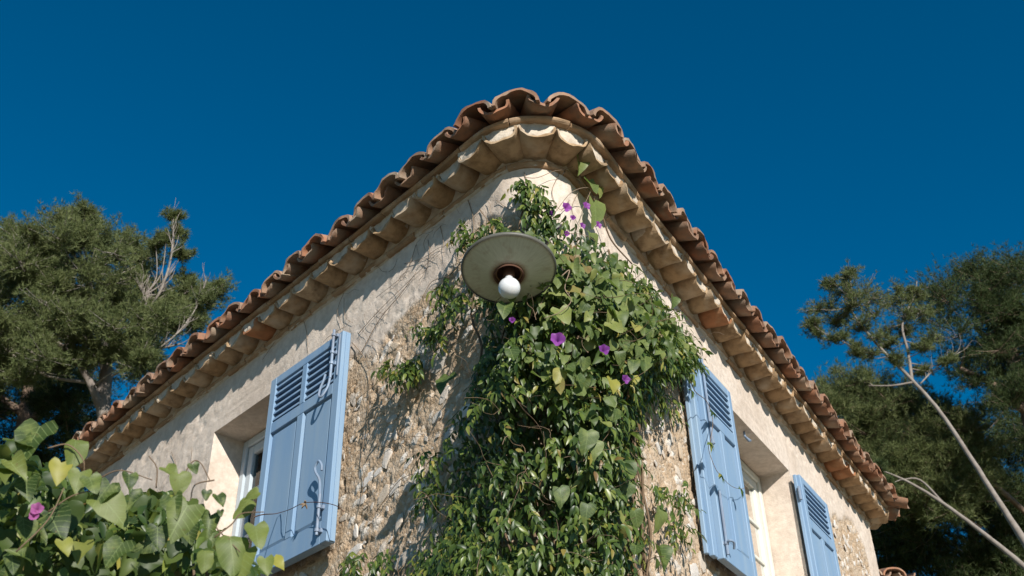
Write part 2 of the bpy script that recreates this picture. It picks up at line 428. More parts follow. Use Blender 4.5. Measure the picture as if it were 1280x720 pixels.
def wall_disp(v, z):
    m = rubble(v, z)
    pl = .006 * fbm(v * 2.5, z * 2.5, 1, 3) + .0030 * fbm(v * 9, z * 9, 3, 3) + .0016 * fbm(v * 34, z * 20, 4, 3)
    pl = pl - .0035 * (np.abs(fbm(v * 6 + .5 * fbm(v * 3, z * 3, 4), z * 6, 21, 3)) < .018) - .004 * np.clip(fbm(v * 13, z * 13, 8, 3) - .22, 0, 1) * 3
    d1, d2 = worley(v * 24 + .6 * fbm(v * 9, z * 9), z * 24)
    e1, e2 = worley(v * 52, z * 52)
    big_ = fbm(v * 5, z * 5, 9, 3)
    rb = -.011 + .010 * big_ + .0030 * np.clip((d2 - d1) * 2.6, 0, 1) * (big_ > -.1) + .0045 * fbm(v * 22, z * 22, 2, 4) + .0035 * fbm(v * 60, z * 60, 5, 2)
    rb = rb - .018 * np.clip(fbm(v * 30, z * 30, 15, 3) - .20, 0, .5) * 2.2
    a_, b_ = (v * .8 + z * .6) * 15, (-v * .6 + z * .8) * 25
    xi, yi = np.floor(a_).astype(int), np.floor(b_).astype(int); peb = np.zeros(v.shape); hh = np.zeros(v.shape); tn = np.zeros(v.shape)
    for ia in (-1, 0, 1):
        for ib in (-1, 0, 1):
            cx, cy = xi + ia, yi + ib; cr = _perm[cx & 63, cy & 63, 30]; qx = cx + .2 + .6 * _perm[cx & 63, cy & 63, 31]; qy = cy + .2 + .6 * _perm[cx & 63, cy & 63, 32]
            rr_ = .20 + .30 * _perm[cx & 63, cy & 63, 33]; d_ = np.hypot(qx - a_, qy - b_) + .10 * fbm(a_ * 2, b_ * 2, 6, 2); on = (d_ < rr_) & (cr > .80)
            peb = np.where(on, 1, peb); hh = np.where(on, .0065 * np.sqrt(np.clip(1 - (d_ / rr_) ** 2, 0, 1)), hh); tn = np.where(on, cr, tn)
    rb = np.where(peb > 0, -.0095 + .006 * big_ + hh, rb); global PEB; PEB = peb * m * (.55 + .45 * (tn - .80) / .20)
    return (pl * (1 - m) + rb * m) * near_niche(v, z), m
vs = [vL1]
def span(a, b, st): return list(np.linspace(a, b, max(2, int(abs(b - a) / st) + 1))[1:])
for b, st in ((vL0, .02), (nicheL[0], .014), (nicheL[1], .1), (nicheR[0], .0092), (nicheR[1], .1), (vR0, .012), (vR1, .015)):
    vs += span(vs[-1], b, st)
zs = [ZG - .05]
for b, st in ((1.0, .12), (NICHE_Z[0], .0095), (NICHE_Z[1], .0095), (2.925, .0095)): zs += span(zs[-1], b, st)
vs = np.array(vs); zs = np.array(zs)
BN = [path_pos(v, 0.0) for v in vs]
base = np.array([b + n_ * (r + WO) for b, r, n_ in BN]); nn = np.array([n_ for _, _, n_ in BN])
VV, ZZ = np.meshgrid(vs, zs, indexing='ij')
D, RUB = wall_disp(VV, ZZ)
VW = base[:, None, :] + nn[:, None, :] * D[..., None]; VW = VW.copy(); VW[..., 2] = ZZ
ii = np.arange(len(vs) * len(zs)).reshape(len(vs), len(zs))
Fq = np.stack([ii[:-1, :-1], ii[1:, :-1], ii[1:, 1:], ii[:-1, 1:]], -1)
vm = (vs[:-1] + vs[1:]) / 2; zm = (zs[:-1] + zs[1:]) / 2
keep = np.ones((len(vm), len(zm)), bool)
for a, b in (nicheL, nicheR):
    keep &= ~(((vm > a) & (vm < b))[:, None] & ((zm > NICHE_Z[0]) & (zm < NICHE_Z[1]))[None, :])
wall = link('wall', mesh('wall', VW.reshape(-1, 3), Fq[keep], True, {'rubble': RUB.ravel(), 'pebble': PEB.ravel()}), house, MAT['wall'])
# back wall, plain
mb = MB(); tot_v = vR1 + 6
bv = np.linspace(vR1, vR1 + (np.linalg.norm(corn[2] - corn[1]) - TN[1][1] - TN[2][1]), 12)
V = []; Fs = []
for k, v in enumerate(bv):
    V += [P(v, WO, ZG - .05), P(v, WO, 2.925)]
    if k: Fs.append((2 * k - 2, 2 * k, 2 * k + 1, 2 * k - 1))
link('wall', mesh('wall', V, Fs, False, {'rubble': [0] * len(V)}), house, MAT['wall'])

# window niches: reveals run from the plaster face to the frames
def niche(a, b, depth, side):
    V = []; Fs = []; loop = []
    jz = [k for k, z in enumerate(zs) if NICHE_Z[0] - 1e-6 <= z <= NICHE_Z[1] + 1e-6]
    jv = [k for k, v in enumerate(vs) if a - 1e-6 <= v <= b + 1e-6]
    loop += [(jv[0], k) for k in jz] + [(k, jz[-1]) for k in jv[1:]] + [(jv[-1], k) for k in jz[::-1][1:]] + [(k, jz[0]) for k in jv[::-1][1:]]
    nd = 14; att = []
    nrm = nL if side == 'L' else nR
    for (p, q) in loop:
        p0 = VW[p, q]
        for j in range(nd + 1):
            t = j / nd; pt = p0 - nrm * depth * t
            wob = .004 * float(vnoise(p0[2] * 9 + p0[0] * 11, t * 3 + 4, j * .1)) * math.sin(min(1, t * 3) * 1.57)
            cen = (VW[jv[0], jz[0]] + VW[jv[-1], jz[-1]]) / 2; dirc = pt - cen; dirc -= nrm * (dirc @ nrm); dirc /= np.linalg.norm(dirc)
            V.append(pt + dirc * wob); att.append(0)
    L = len(loop)
    for k in range(L - 1 if loop[0] == loop[-1] else L):
        k2 = (k + 1) % L
        for j in range(nd):
            Fs.append((k * (nd + 1) + j, k2 * (nd + 1) + j, k2 * (nd + 1) + j + 1, k * (nd + 1) + j + 1))
    link('window_reveal', mesh('window_reveal', V, Fs, True, {'rubble': att}), house, MAT['wall'])
niche(*nicheL, .25, 'L'); niche(*nicheR, .25, 'R')

# stones bedded in the rubble face
def stone_mesh(k):
    r_ = random.Random(k); V = []; nu, nv = 9, 4
    ax = [r_.uniform(.8, 1.2) for _ in range(nu)]
    V.append((0, 0, .42 * r_.uniform(.8, 1.1)))
    for j in range(1, nv):
        a = j / (nv - 1)
        for i_ in range(nu):
            q = 2 * math.pi * i_ / nu; rr = (.35 + .65 * math.sin(a * math.pi / 2)) * ax[i_] * r_.uniform(.93, 1.07)
            V.append((rr * math.cos(q), rr * math.sin(q) * .72, .40 * math.cos(a * math.pi / 2) ** .6 * r_.uniform(.85, 1.1) - .15 * (j == nv - 1)))
    Fs = [(0, 1 + i_, 1 + (i_ + 1) % nu) for i_ in range(nu)]
    for j in range(nv - 2):
        for i_ in range(nu):
            a = 1 + j * nu + i_; b = 1 + j * nu + (i_ + 1) % nu
            Fs.append((a, a + nu, b + nu, b))
    me = mesh('stone', V, Fs, False); me.materials.append(MAT['stone']); return me
SM = [stone_mesh(k) for k in range(10)]
def frame_m(p, x, y, z, sc=(1, 1, 1)):
    return Matrix(((x[0] * sc[0], y[0] * sc[1], z[0] * sc[2], p[0]), (x[1] * sc[0], y[1] * sc[1], z[1] * sc[2], p[1]), (x[2] * sc[0], y[2] * sc[1], z[2] * sc[2], p[2]), (0, 0, 0, 1)))
placed = []
big = [(548, 448, .062, .9), (524, 458, .04, .7), (478, 618, .045, .8), (508, 578, .03, .5), (528, 607, .03, .2), (517, 492, .022, 0), (545, 520, .035, .6), (500, 700, .05, .3), (440, 690, .05, .4), (470, 590, .026, .3), (455, 545, .02, .1),
       (528, 652, .035, .9), (450, 625, .03, .3), (493, 506, .018, 0), (560, 540, .03, .5), (430, 700, .045, 1), (840, 545, .033, 2.2), (850, 590, .035, 2.3), (826, 560, .03, 2.4), (838, 505, .022, 2.3), (862, 640, .03, 2.2), (868, 656, .028, 2.2), (815, 530, .024, 2.1), (822, 470, .02, 2),
       (880, 700, .055, 1.2), (870, 715, .05, .6), (1075, 690, .03, 2), (1062, 670, .02, 1), (845, 525, .02, 2.1), (812, 500, .03, 2.2)]
cand = []
for px, py, r_, q in big:
    v, z = on_wall(px, py); cand.append((v, z, r_, q))
tries = 0
while len(cand) < 4000 and tries < 30000:
    tries += 1
    v = rnd.uniform(s2v(3.4, 'L'), s2v(4.6, 'R')); z = rnd.uniform(1.15, 2.8)
    cand.append((v, z, .011 + .034 * rnd.random() ** 2.0, rnd.uniform(0, 6.28)))
count = 0
for v, z, r_, q in cand:
    if count >= 298: break
    if float(rubble(np.array([v]), np.array([z]))[0]) < .95 or float(near_niche(np.array([v]), np.array([z]))[0]) < 1: continue
    pt = P(v, WO - .008, z); sx, sy = project(pt)
    if not (330 < sx < 1300 and sy < 745) or (585 < sx < 785 and sy > 330): continue
    if any((v - a) ** 2 + (z - b) ** 2 < ((r_ + c_) * .85) ** 2 for a, b, c_ in placed): continue
    placed.append((v, z, r_)); count += 1
    n_ = Nrm(v); h_ = np.cross(UP, n_); tilt = rnd.uniform(-.25, .25)
    x = math.cos(q) * h_ + math.sin(q) * UP; y = np.cross(n_, x)
    el = rnd.uniform(.65, 1.0)
    o_ = link('stone', SM[count % 10], wall, None, frame_m(P(v, WO - .006 - r_ * .10, z), x, y, n_, (r_ * 1.15, r_ * el, r_ * .42)))

# ------------------------------------------------------------------ cornice: two terracotta courses with a row of mortar-filled tiles between
def lcr(v, l, c, r):
    """value at the left eave, the corner and the right eave, blended along the plan"""
    q = math.exp(-(v / .42) ** 2); side = l if v < 0 else r
    return c * q + side * (1 - q)
def run(v0, v1, oref, fn_o, z0, z1, round_r, n_):
    """a moulding piece following the plan between v0 and v1; profile from inner o to outer o with a rounded nose"""
    o0, o1 = fn_o; zm_ = (z0 + z1) / 2; h = (z1 - z0) / 2
    prof = [(o0, z0), (o1 - h * .8, z0), (o1 - h * .25, z0 + h * .35), (o1, zm_), (o1 - h * .25, z1 - h * .35), (o1 - h * .8, z1), (o0, z1)]
    V = []; Fs = []; m = len(prof)
    a0 = rnd.uniform(-.004, .004); a1 = rnd.uniform(-.004, .004); b0 = rnd.uniform(-.003, .003)
    for k in range(n_ + 1):
        t = k / n_; v = v0 + (v1 - v0) * t
        for (o, z) in prof:
            e = a0 + (a1 - a0) * t + .0018 * rnd.uniform(-1, 1) if o > o0 else 0
            V.append(P(v, o + e + (lcr(v, -.029, -.002, -.018) if o > .05 else 0), z + (b0 + .0012 * rnd.uniform(-1, 1)), oref))
    for k in range(n_):
        for j in range(m - 1): Fs.append((k * m + j, (k + 1) * m + j, (k + 1) * m + j + 1, k * m + j + 1))
    Fs.append(tuple(range(m))[::-1]); Fs.append(tuple(n_ * m + j for j in range(m)))
    return mesh('moulding_brick', V, Fs, False)
def straight_v(side, oref): return s2v({'L': LEN_L, 'R': LEN_R}[side], side, oref)
def course(oref, oo, z0, z1, ln):
    edges = [-.13, .13]
    v = .13
    while v < straight_v('R', oref) + .12: v += ln * rnd.uniform(.85, 1.12); edges.append(v)
    v = -.13
    while v > straight_v('L', oref) - .12: v -= ln * rnd.uniform(.85, 1.12); edges.insert(0, v)
    for a, b in zip(edges[:-1], edges[1:]):
        link('moulding_brick', run(a + .0025, b - .0025, oref, oo, z0, z1, 0, 5 if abs(a) < .5 else 3), house, MAT['brick'])
course(0.0, (-.07, 0.003), 2.900, 2.931, .215)
course(.15, (-.02, .154), 3.012, 3.036, .26)
# bedding mortar behind the first course and under the roof
def ring(o, z, oref, vv): return [P(v, o, z, oref) for v in vv]
def band(name, prof, vv, oref, mat, jig=.002, smooth=True, matattr=None):
    V = []; Fs = []; m = len(prof)
    for v in vv:
        for (o, z) in prof: V.append(P(v, o + rnd.uniform(-jig, jig), z + rnd.uniform(-jig, jig) * .5, oref))
    for k in range(len(vv) - 1):
        for j in range(m - 1): Fs.append((k * m + j, (k + 1) * m + j, (k + 1) * m + j + 1, k * m + j + 1))
    link(name, mesh(name, V, Fs, smooth), house, mat)
vv = np.linspace(straight_v('L', 0) - .2, straight_v('R', 0) + .2, 420)
band('bedding_mortar', [(-.03, 2.895), (-.006, 2.903), (-.006, 2.928), (-.03, 2.934)], vv, 0, MAT['mortar'])

band('bedding_mortar', [(-.03, 2.932), (-.008, 2.934), (-.006, 2.99), (.004, 3.02)], vv, 0, MAT['mortar'])

def canal(wd, dp, ln, seed, thick=.011, seg=12, rise=0.0, vee=0.0, rows=5, taper=.9):
    """curved tile, open side up: lip at y=0, body towards -y"""
    r_ = random.Random(seed); V = []; Fs = []
    ph = r_.uniform(0, 6)
    for j in range(rows):
        y = -ln * (j / (rows - 1)); sc = 1 - (1 - taper) * j / (rows - 1)
        for side in (0, 1):
            t = thick * side
            for k in range(seg + 1):
                q = math.pi * k / seg
                rx = (wd / 2 - t) * sc; rz = (dp - t)
                x = -rx * math.cos(q); zz = -rz * (math.sin(q) ** (1 - vee * .3))
                jj = .0022 * math.sin(q * 5 + ph + j) + r_.uniform(-.0012, .0012)
                yy = y + (r_.uniform(-.003, .003) + .003 * math.sin(q * 4 + ph) if j == 0 else 0)
                V.append((x, yy, zz + jj + dp + rise * -y))
    m = seg + 1
    for j in range(rows - 1):
        for k in range(seg):
            a = j * 2 * m + k
            Fs.append((a, a + 1, a + 2 * m + 1, a + 2 * m))
            b = a + m; Fs.append((b, b + 2 * m, b + 2 * m + 1, b + 1))
        for k in (0, seg):
            a = j * 2 * m + k; Fs.append((a, a + 2 * m, a + 3 * m, a + m) if k == 0 else (a, a + m, a + 3 * m, a + 2 * m))
    for k in range(seg): Fs.append((k, k + m, k + m + 1, k + 1))
    return mesh('tile', V, Fs, True), m
def sharp(me):
    me.set_sharp_from_angle(angle=R(40))
    return me
MAT['cornice_o'] = m_obj('orange_cornice_terracotta', [(0, (.40, .18, .085)), (1, (.40, .18, .085))], n_scale=17, dirt=(.18, .10, .05), dirt_amt=.8, dirt2=(.45, .30, .18), bump=1.0)
# row of cornice tiles
CT = [sharp(canal(.152, .058 + .004 * (k % 3), .15, 40 + k, .010, vee=.5 * (k % 2))[0]) for k in range(8)]
for m in CT: m.materials.append(MAT['cornice'])
OR1 = .135; SP1 = .1605
tiles = []
vmax = straight_v('R', OR1) + .30; vmin = straight_v('L', OR1) - .30
k0 = int(vmin / SP1) - 1; k1 = int(vmax / SP1) + 1
for k in range(k0, k1 + 1):
    v = -.010 + k * SP1 + rnd.uniform(-.004, .004)
    o = lcr(v, .108, .131, .124) + rnd.uniform(-.008, .008); z = 2.934 + rnd.uniform(-.003, .004)
    n_ = Nrm(v, OR1); p = P(v, o, z, OR1); tw = rnd.uniform(-.05, .05)
    x = np.cross(n_, UP); x2 = x * math.cos(tw) + n_ * math.sin(tw); y2 = np.cross(UP, x2)
    cm = CT[k % 8]; lx, ly = project(p)
    if (v < 0 and abs(lx - 310) < 9) or (v > 0 and (abs(lx - 1062) < 6 or abs(lx - 912) < 7)): cm = cm.copy(); cm.materials[0] = MAT['cornice_o']
    dp = .058 + .004 * (k % 8 % 3)
    rl = rnd.uniform(-.05, .05); x3 = x2 * math.cos(rl) + UP * math.sin(rl); z3 = np.cross(x3, y2)
    link('cornice_tile', cm, house, None, frame_m(p, x3, y2, z3, (rnd.uniform(.96, 1.03), 1, 1)))
    tiles.append((v, o, z, dp))
# mortar filling the tiles, one face following their curves
tv = np.array([t[0] for t in tiles])
def mort_low(v):
    k = int(np.argmin(abs(tv - v))); t = tiles[k]; x = (v - t[0]) / .066
    zc = t[2] + t[3] - .004
    if abs(x) >= 1: return zc, t[1]
    return min(zc, t[2] + .009 + (t[3] - .012) * (1 - math.sqrt(max(0, 1 - x * x)) )), t[1]
V = []; Fs = []; vv = np.arange(vmin, vmax, .0085); m = 8
for v in vv:
    zl, ol = mort_low(v); ol = ol - .006 + .004 * float(fbm(np.array(v * 9), np.array(2.0)))
    prof = [(0.0, zl + .001), (.06, zl), (ol - .003, zl)]
    for t in (.15, .4, .65, .85, 1.0):
        zz = zl + (3.016 - zl) * t
        prof.append((ol - .004 * t + .0035 * float(vnoise(np.array(v * 40), np.array(zz * 40))) + .003 * float(vnoise(np.array(v * 110), np.array(zz * 90))), zz))
    for o, z in prof: V.append(P(v, o, z, OR1))
for k in range(len(vv) - 1):
    for j in range(m - 1): Fs.append((k * m + j, (k + 1) * m + j, (k + 1) * m + j + 1, k * m + j + 1))
link('cornice_mortar', sharp(mesh('cornice_mortar', V, Fs, True)), house, MAT['mortar'])

# roof edge: channel tiles with cover tiles over the joints
RTc = [sharp(canal(.136, .052, .50, 70 + k, .012, rise=.27, taper=.95)[0]) for k in range(7)]
RTk = []
for k in range(7):
    me = canal(.186, .074, .50, 90 + k, .013, rise=-.27, taper=.90)[0]
    for q in me.vertices: q.co.z = -q.co.z
    me.flip_normals(); RTk.append(sharp(me))
for m in RTc + RTk: m.materials.append(MAT['roof'])
OR2 = .230; SP2 = .193
def rv(x):
    a = abs(x); q = a * .212 if a <= 2 else .424 + (a - 2) * SP2
    return math.copysign(q, x)
vmax2 = straight_v('R', OR2) + .05; vmin2 = straight_v('L', OR2) - .05
per = vmax2 - vmin2 + 5.2
def put_tile(name, me, v, o, z, tw, rl):
    n_ = Nrm(v, OR2); x = np.cross(n_, UP); x = x * math.cos(tw) + n_ * math.sin(tw); y = np.cross(UP, x)
    x3 = x * math.cos(rl) + UP * math.sin(rl); z3 = np.cross(x3, y)
    return link(name, me, house, None, frame_m(P(v, o, z, OR2), x3, y, z3, (rnd.uniform(.96, 1.05), 1, rnd.uniform(.95, 1.08))))
for k in range(int(vmin2 / SP2) - 4, int(vmax2 / SP2) + 4):
    v = .008 + rv(k); v2 = .008 + (rv(k) + rv(k + 1)) / 2
    fl = -.03 if v < -.3 else (.075 if v > vmax2 - .12 else 0)
    put_tile('channel_tile', RTc[k % 7], v + rnd.uniform(-.005, .005), lcr(v, .182, .222, .207) + max(fl, 0) + rnd.uniform(-.012, .012), 3.020 + rnd.uniform(-.004, .004), rnd.uniform(-.06, .06), rnd.uniform(-.07, .07))
    put_tile('cover_tile', RTk[(k * 3) % 7], v2 - (.012 if k == -1 else 0) + rnd.uniform(-.007, .007), lcr(v2, .197, .234, .226) + max(fl, 0) + rnd.uniform(-.014, .012), 3.103 + rnd.uniform(-.006, .006), rnd.uniform(-.09, .09), rnd.uniform(-.08, .08))
# roof body
inc = (corn[0] * np.linalg.norm(corn[1] - corn[2]) + corn[1] * np.linalg.norm(corn[0] - corn[2]) + corn[2] * np.linalg.norm(corn[0] - corn[1]))
inc = inc / (np.linalg.norm(corn[1] - corn[2]) + np.linalg.norm(corn[0] - corn[2]) + np.linalg.norm(corn[0] - corn[1]))
apex = np.array([inc[0], inc[1], 3.098 + .27 * (1.35)])
tt = np.linspace(vmin2 - .4, vmin2 - .4 + (4.22 + 4.9 + 5.42), 260)
V = []; Fs = []
def tot_len(oref): return sum((RAD[i] + oref) * (math.pi - 2 * TN[i][0]) for i in range(3)) + sum(np.linalg.norm(corn[(i + 1) % 3] - corn[i]) - TN[i][1] - TN[(i + 1) % 3][1] for i in range(3))
T = tot_len(.1); nR_ = 300
for k in range(nR_):
    v = T * k / nR_
    V += [P(v, -.06, 3.034, .1), P(v, .085 + rnd.uniform(-.006, .006), 3.034, .1), P(v, .088 + rnd.uniform(-.008, .008), 3.075, .1)]
V.append(apex); ia = len(V) - 1
for k in range(nR_):
    a = 3 * k; b = 3 * ((k + 1) % nR_)
    Fs += [(a, a + 1, b + 1, b), (a + 1, a + 2, b + 2, b + 1), (a + 2, ia, b + 2)]
link('roof', mesh('roof', V, Fs, False), house, MAT['brick'])

# ------------------------------------------------------------------ windows and shutters
def WL(side):
    d, n_ = (dL, nL) if side == 'L' else (dR, nR)
    return lambda s, o, z: C + d * s + n_ * o + UP * z
def window(side, s0, s1, mat, sashes, munt, fw_=.045, sw=.05):
    f = WL(side); o0, o1 = -.25, -.195; zt, zb = NICHE_Z[1] - .006, NICHE_Z[0] + .01
    m = MB()
    m.box(s0, s0 + fw_, o0, o1, zb, zt, f, .004); m.box(s1 - fw_, s1, o0, o1, zb, zt, f, .004)
    m.box(s0 + fw_, s1 - fw_, o0, o1 - .001, zt - fw_, zt, f, .004); m.box(s0 + fw_, s1 - fw_, o0, o1 - .001, zb, zb + fw_, f, .004)
    win = m.build('window', mat, house)
    a, b = s0 + fw_ + .003, s1 - fw_ - .003; w_ = (b - a) / sashes
    for k in range(sashes):
        x0, x1 = a + k * w_ + .001, a + (k + 1) * w_ - .001; z0, z1 = zb + fw_ + .003, zt - fw_ - .003; p0, p1 = -.243, -.207
        m = MB(); m.box(x0, x0 + sw, p0, p1, z0, z1, f, .004); m.box(x1 - sw, x1, p0, p1, z0, z1, f, .004)
        m.box(x0 + sw, x1 - sw, p0, p1 - .001, z1 - sw, z1, f, .004); m.box(x0 + sw, x1 - sw, p0, p1 - .001, z0, z0 + sw, f, .004)
        m.build('sash', mat, win)
        for zq in munt:
            m = MB(); m.box(x0 + sw, x1 - sw, -.236, -.214, zq - .011, zq + .011, f, .003); m.build('glazing_bar', mat, win)
        ed = [z0 + sw] + sorted(munt) + [z1 - sw]
        for q, r_ in zip(ed[:-1], ed[1:]):
            m = MB(); m.box(x0 + sw, x1 - sw, -.228, -.224, q + .008, r_ - .008, f); m.build('pane', MAT['glass'], win)
    return win
wl = window('L', 1.901, 2.550, MAT['frame_l'], 1, [1.80, 2.04, 2.285])
wr = window('R', 1.802, 2.914, MAT['frame_r'], 2, [1.83, 2.055, 2.27])
def curtain(side, s0, s1, z0, z1, par, seed):
    f = WL(side); V = []; Fs = []; nx = 60
    for k in range(nx + 1):
        s = s0 + (s1 - s0) * k / nx
        for z in (z0, z1): V.append(f(s, -.32 + .014 * math.sin(k * 1.3 + seed), z))
    Fs = [(2 * k, 2 * k + 2, 2 * k + 3, 2 * k + 1) for k in range(nx)]
    link('curtain', mesh('curtain', V, Fs, True), par, MAT['curtain'])
curtain('L', 1.9, 2.52, 1.5, 2.33, wl, 1); curtain('R', 2.30, 2.9, 1.5, 2.58, wr, 4)

def shutter(side, s0, s1, of, z0, z1, cols, zl, zp, stile=.05, th=.036, label=None, rot=0.0):
    """s0<s1 along the wall; of = offset of the front face; cols = louvre columns; zl/zp = z ranges of louvres and panels"""
    f = WL(side); ob = of - th; m = MB()
    xs = [s0 + stile]; 
    # vertical members
    m.box(s0, s0 + stile, ob, of, z0, z1, f, .003); m.box(s1 - stile, s1, ob, of, z0, z1, f, .003)
    e = .0006
    m.box(s0 + stile, s1 - stile, ob + e, of - e, zl[1], z1, f, .002)
    m.box(s0 + stile, s1 - stile, ob + e, of - e, zp[1], zl[0], f, .002)
    m.box(s0 + stile, s1 - stile, ob + e, of - e, z0, zp[0], f, .002)
    mid = (s0 + s1) / 2; mw = .024
    m.box(mid - mw, mid + mw, ob + e, of - e, zp[0], zp[1], f, .002)
    if cols == 2: m.box(mid - mw * .8, mid + mw * .8, ob + e, of - e, zl[0], zl[1], f, .002)
    sh = m.build('shutter', MAT['blue'], house)
    if label: sh['label'] = label
    cc = [(s0 + stile, mid - mw * .8), (mid + mw * .8, s1 - stile)] if cols == 2 else [(s0 + stile, s1 - stile)]
    n_ = 6; ph = (zl[1] - zl[0]) / n_
    for a, b in cc:
        for k in range(n_):
            zc = zl[0] + ph * (k + .5)
            V = []
            for x in (a, b):
                for (oo, zz) in ((of - .003, zc - .006), (of - .006, zc + .007), (ob + .003, zc + .022), (ob + .003, zc + .010)): V.append(f(x, oo, zz))
            mm = MB(); mm.add(V, [(0, 1, 2, 3), (7, 6, 5, 4), (0, 4, 5, 1), (1, 5, 6, 2), (2, 6, 7, 3), (3, 7, 4, 0)])
            mm.build('slat', MAT['blue'], sh)
        mm = MB(); mm.box(a, b, ob - .002, ob + .0018, zl[0], zl[1], f); mm.build('backing_board', MAT['blue'], sh)
    for a, b in ((s0 + stile, mid - mw), (mid + mw, s1 - stile)):
        mm = MB()
        g = .014
        mm.box(a + .0005, b - .0005, ob + .006, of - .015, zp[0] + .0005, zp[1] - .0005, f)
        # raised field with sloping margins
        V = [f(x, o_, z_) for (x, z_, o_) in ((a + g * .4, zp[0] + g * .4, of - .0148), (b - g * .4, zp[0] + g * .4, of - .0148), (b - g * .4, zp[1] - g * .4, of - .0148), (a + g * .4, zp[1] - g * .4, of - .0148),
                                            (a + g * 1.4, zp[0] + g * 1.4, of - .008), (b - g * 1.4, zp[0] + g * 1.4, of - .008), (b - g * 1.4, zp[1] - g * 1.4, of - .008), (a + g * 1.4, zp[1] - g * 1.4, of - .008))]
        mm.add(V, [(4, 5, 6, 7), (0, 1, 5, 4), (1, 2, 6, 5), (2, 3, 7, 6), (3, 0, 4, 7)])
        mm.build('panel', MAT['blue'], sh)
    return sh, f
shL, fL = shutter('L', 1.238, 1.842, .066, 1.592, 2.577, 2, (2.330, 2.535), (1.692, 2.275), th=.044)
sh1, fR = shutter('R', 1.372, 1.790, .056, 1.590, 2.572, 1, (2.325, 2.530), (1.688, 2.262), stile=.040)
sh2, _ = shutter('R', 2.905, 3.430, .040, 1.575, 2.560, 1, (2.315, 2.520), (1.680, 2.255), stile=.05)
# rebated edge strips
m = MB(); m.box(1.2325, 1.2375, .028, .050, 1.596, 2.572, fL, .001); m.build('edge_strip', MAT['blue'], shL)
m = MB(); m.box(1.3235, 1.370, .006, .030, 1.594, 2.566, fR, .003); m.box(1.300, 1.322, -.008, .012, 1.60, 2.56, fR, .003); m.build('edge_strip', MAT['blue'], sh1)
m = MB(); m.box(2.880, 2.904, .004, .024, 1.58, 2.555, fR, .003); m.build('edge_strip', MAT['blue'], sh2)
# bolts with hooked handles on the left shutter
def bolt(f, s, o, zt, zb, brackets, par, hook=None):
    m = MB(); m.tube([f(s, o, zt), f(s, o, zb)], .0065, 8)
    for z in brackets: m.tube([f(s, o, z - .006), f(s, o, z + .006)], .0105, 8)
    if hook: m.tube(curve([f(s + a, o + b, c) for a, b, c in hook], 5), .0055, 7)
    m.build('bolt', MAT['iron'], par)
    m = MB(); 
    for z in brackets: m.box(s - .016, s + .016, o - .022, o - .008, z - .009, z + .009, f, .002)
    m.build('bolt_bracket', MAT['iron'], par)
bolt(fL, 1.285, .084, 2.592, 2.345, (2.565, 2.475, 2.42), shL, [(0, 0, 2.35), (.004, .006, 2.30), (.018, .022, 2.255), (.036, .026, 2.262), (.036, .022, 2.30), (.024, .016, 2.34), (.018, .014, 2.365)])
bolt(fL, 1.285, .084, 1.80, 1.625, (1.745, 1.645), shL, [(0, 0, 1.80), (0, .008, 1.86), (.022, .016, 1.90), (.026, .018, 1.925), (.004, .018, 1.945), (-.018, .016, 1.92), (-.02, .014, 1.895)])
m = MB(); m.tube([fL(1.252, .072, 2.56), fL(1.252, .072, 2.35)], .004, 6); m.build('bolt_guide', MAT['iron'], shL)
bolt(fR, 1.392, .066, 2.565, 2.12, (2.50, 2.13), sh1, None)
bolt(fR, 1.392, .066, 1.90, 1.61, (1.66,), sh1, [(0, 0, 1.66), (-.01, .02, 1.665), (.01, .03, 1.66), (.03, .02, 1.64)])
def hinge(f, s, o, z, par):
    m = MB(); m.tube([f(s, o, z - .035), f(s, o, z + .035)], .009, 8); m.box(s + .005, s + .05, o - .006, o + .001, z - .018, z + .018, f, .002)
    m.tube([f(s, o, z + .036), f(s, o, z + .045)], .006, 8); m.build('hinge', MAT['iron'], par)
hinge(fR, 2.872, .030, 2.43, sh2); hinge(fR, 2.872, .030, 1.75, sh2)
# window stay fixed in the lintel
m = MB(); q = [fR(2.30, -.06, 2.602), fR(2.30, -.06, 2.575), fR(2.33, -.05, 2.560), fR(2.355, -.05, 2.568)]
m.tube(q, [.006, .006, .009, .007], 7); m.build('shutter_stop', MAT['iron'], house)
# stone sills under the windows (below the picture)
for nm, f, a, b in (('L', fL, 1.86, 2.60), ('R', fR, 1.76, 2.96)):
    m = MB(); m.box(a, b, -.24, .03, 1.455, 1.518, f, .006); m.build('window_sill', MAT['stone'], house)

# ------------------------------------------------------------------ the lamp on the corner
LC = sight(635.8, 337.2, 2.95)
ta = R(12.0); ax = np.array([.01, -math.sin(ta), -math.cos(ta)]); ax /= np.linalg.norm(ax)     # points down, out of the shade
e1 = np.cross(ax, np.array([0, 1.0, 0])); e1 /= np.linalg.norm(e1); e2 = np.cross(ax, e1)
lamp = empty('wall_lamp', tuple(LC))
tag(lamp, 'round enamel plate lamp with a bare white bulb on the house corner', 'lamp')
def lathe(prof, n=64, wob=0):
    V = []; Fs = []
    for (r_, h) in prof:
        for k in range(n):
            q = 2 * math.pi * k / n; rr = r_ * (1 + wob * math.sin(3 * q + 1))
            V.append(LC + e1 * rr * math.cos(q) + e2 * rr * math.sin(q) + ax * h)
    for i_ in range(len(prof) - 1):
        for k in range(n): Fs.append((i_ * n + k, i_ * n + (k + 1) % n, (i_ + 1) * n + (k + 1) % n, (i_ + 1) * n + k))
    return V, Fs
def lpart(name, prof, mat, n=64, smooth=True, wob=0):
    V, Fs = lathe(prof, n, wob); me = mesh(name, V, Fs, smooth); me.set_sharp_from_angle(angle=R(50)); return link(name, me, lamp, mat)
k = NT_('lamp_enamel'); c = k.coord(); 
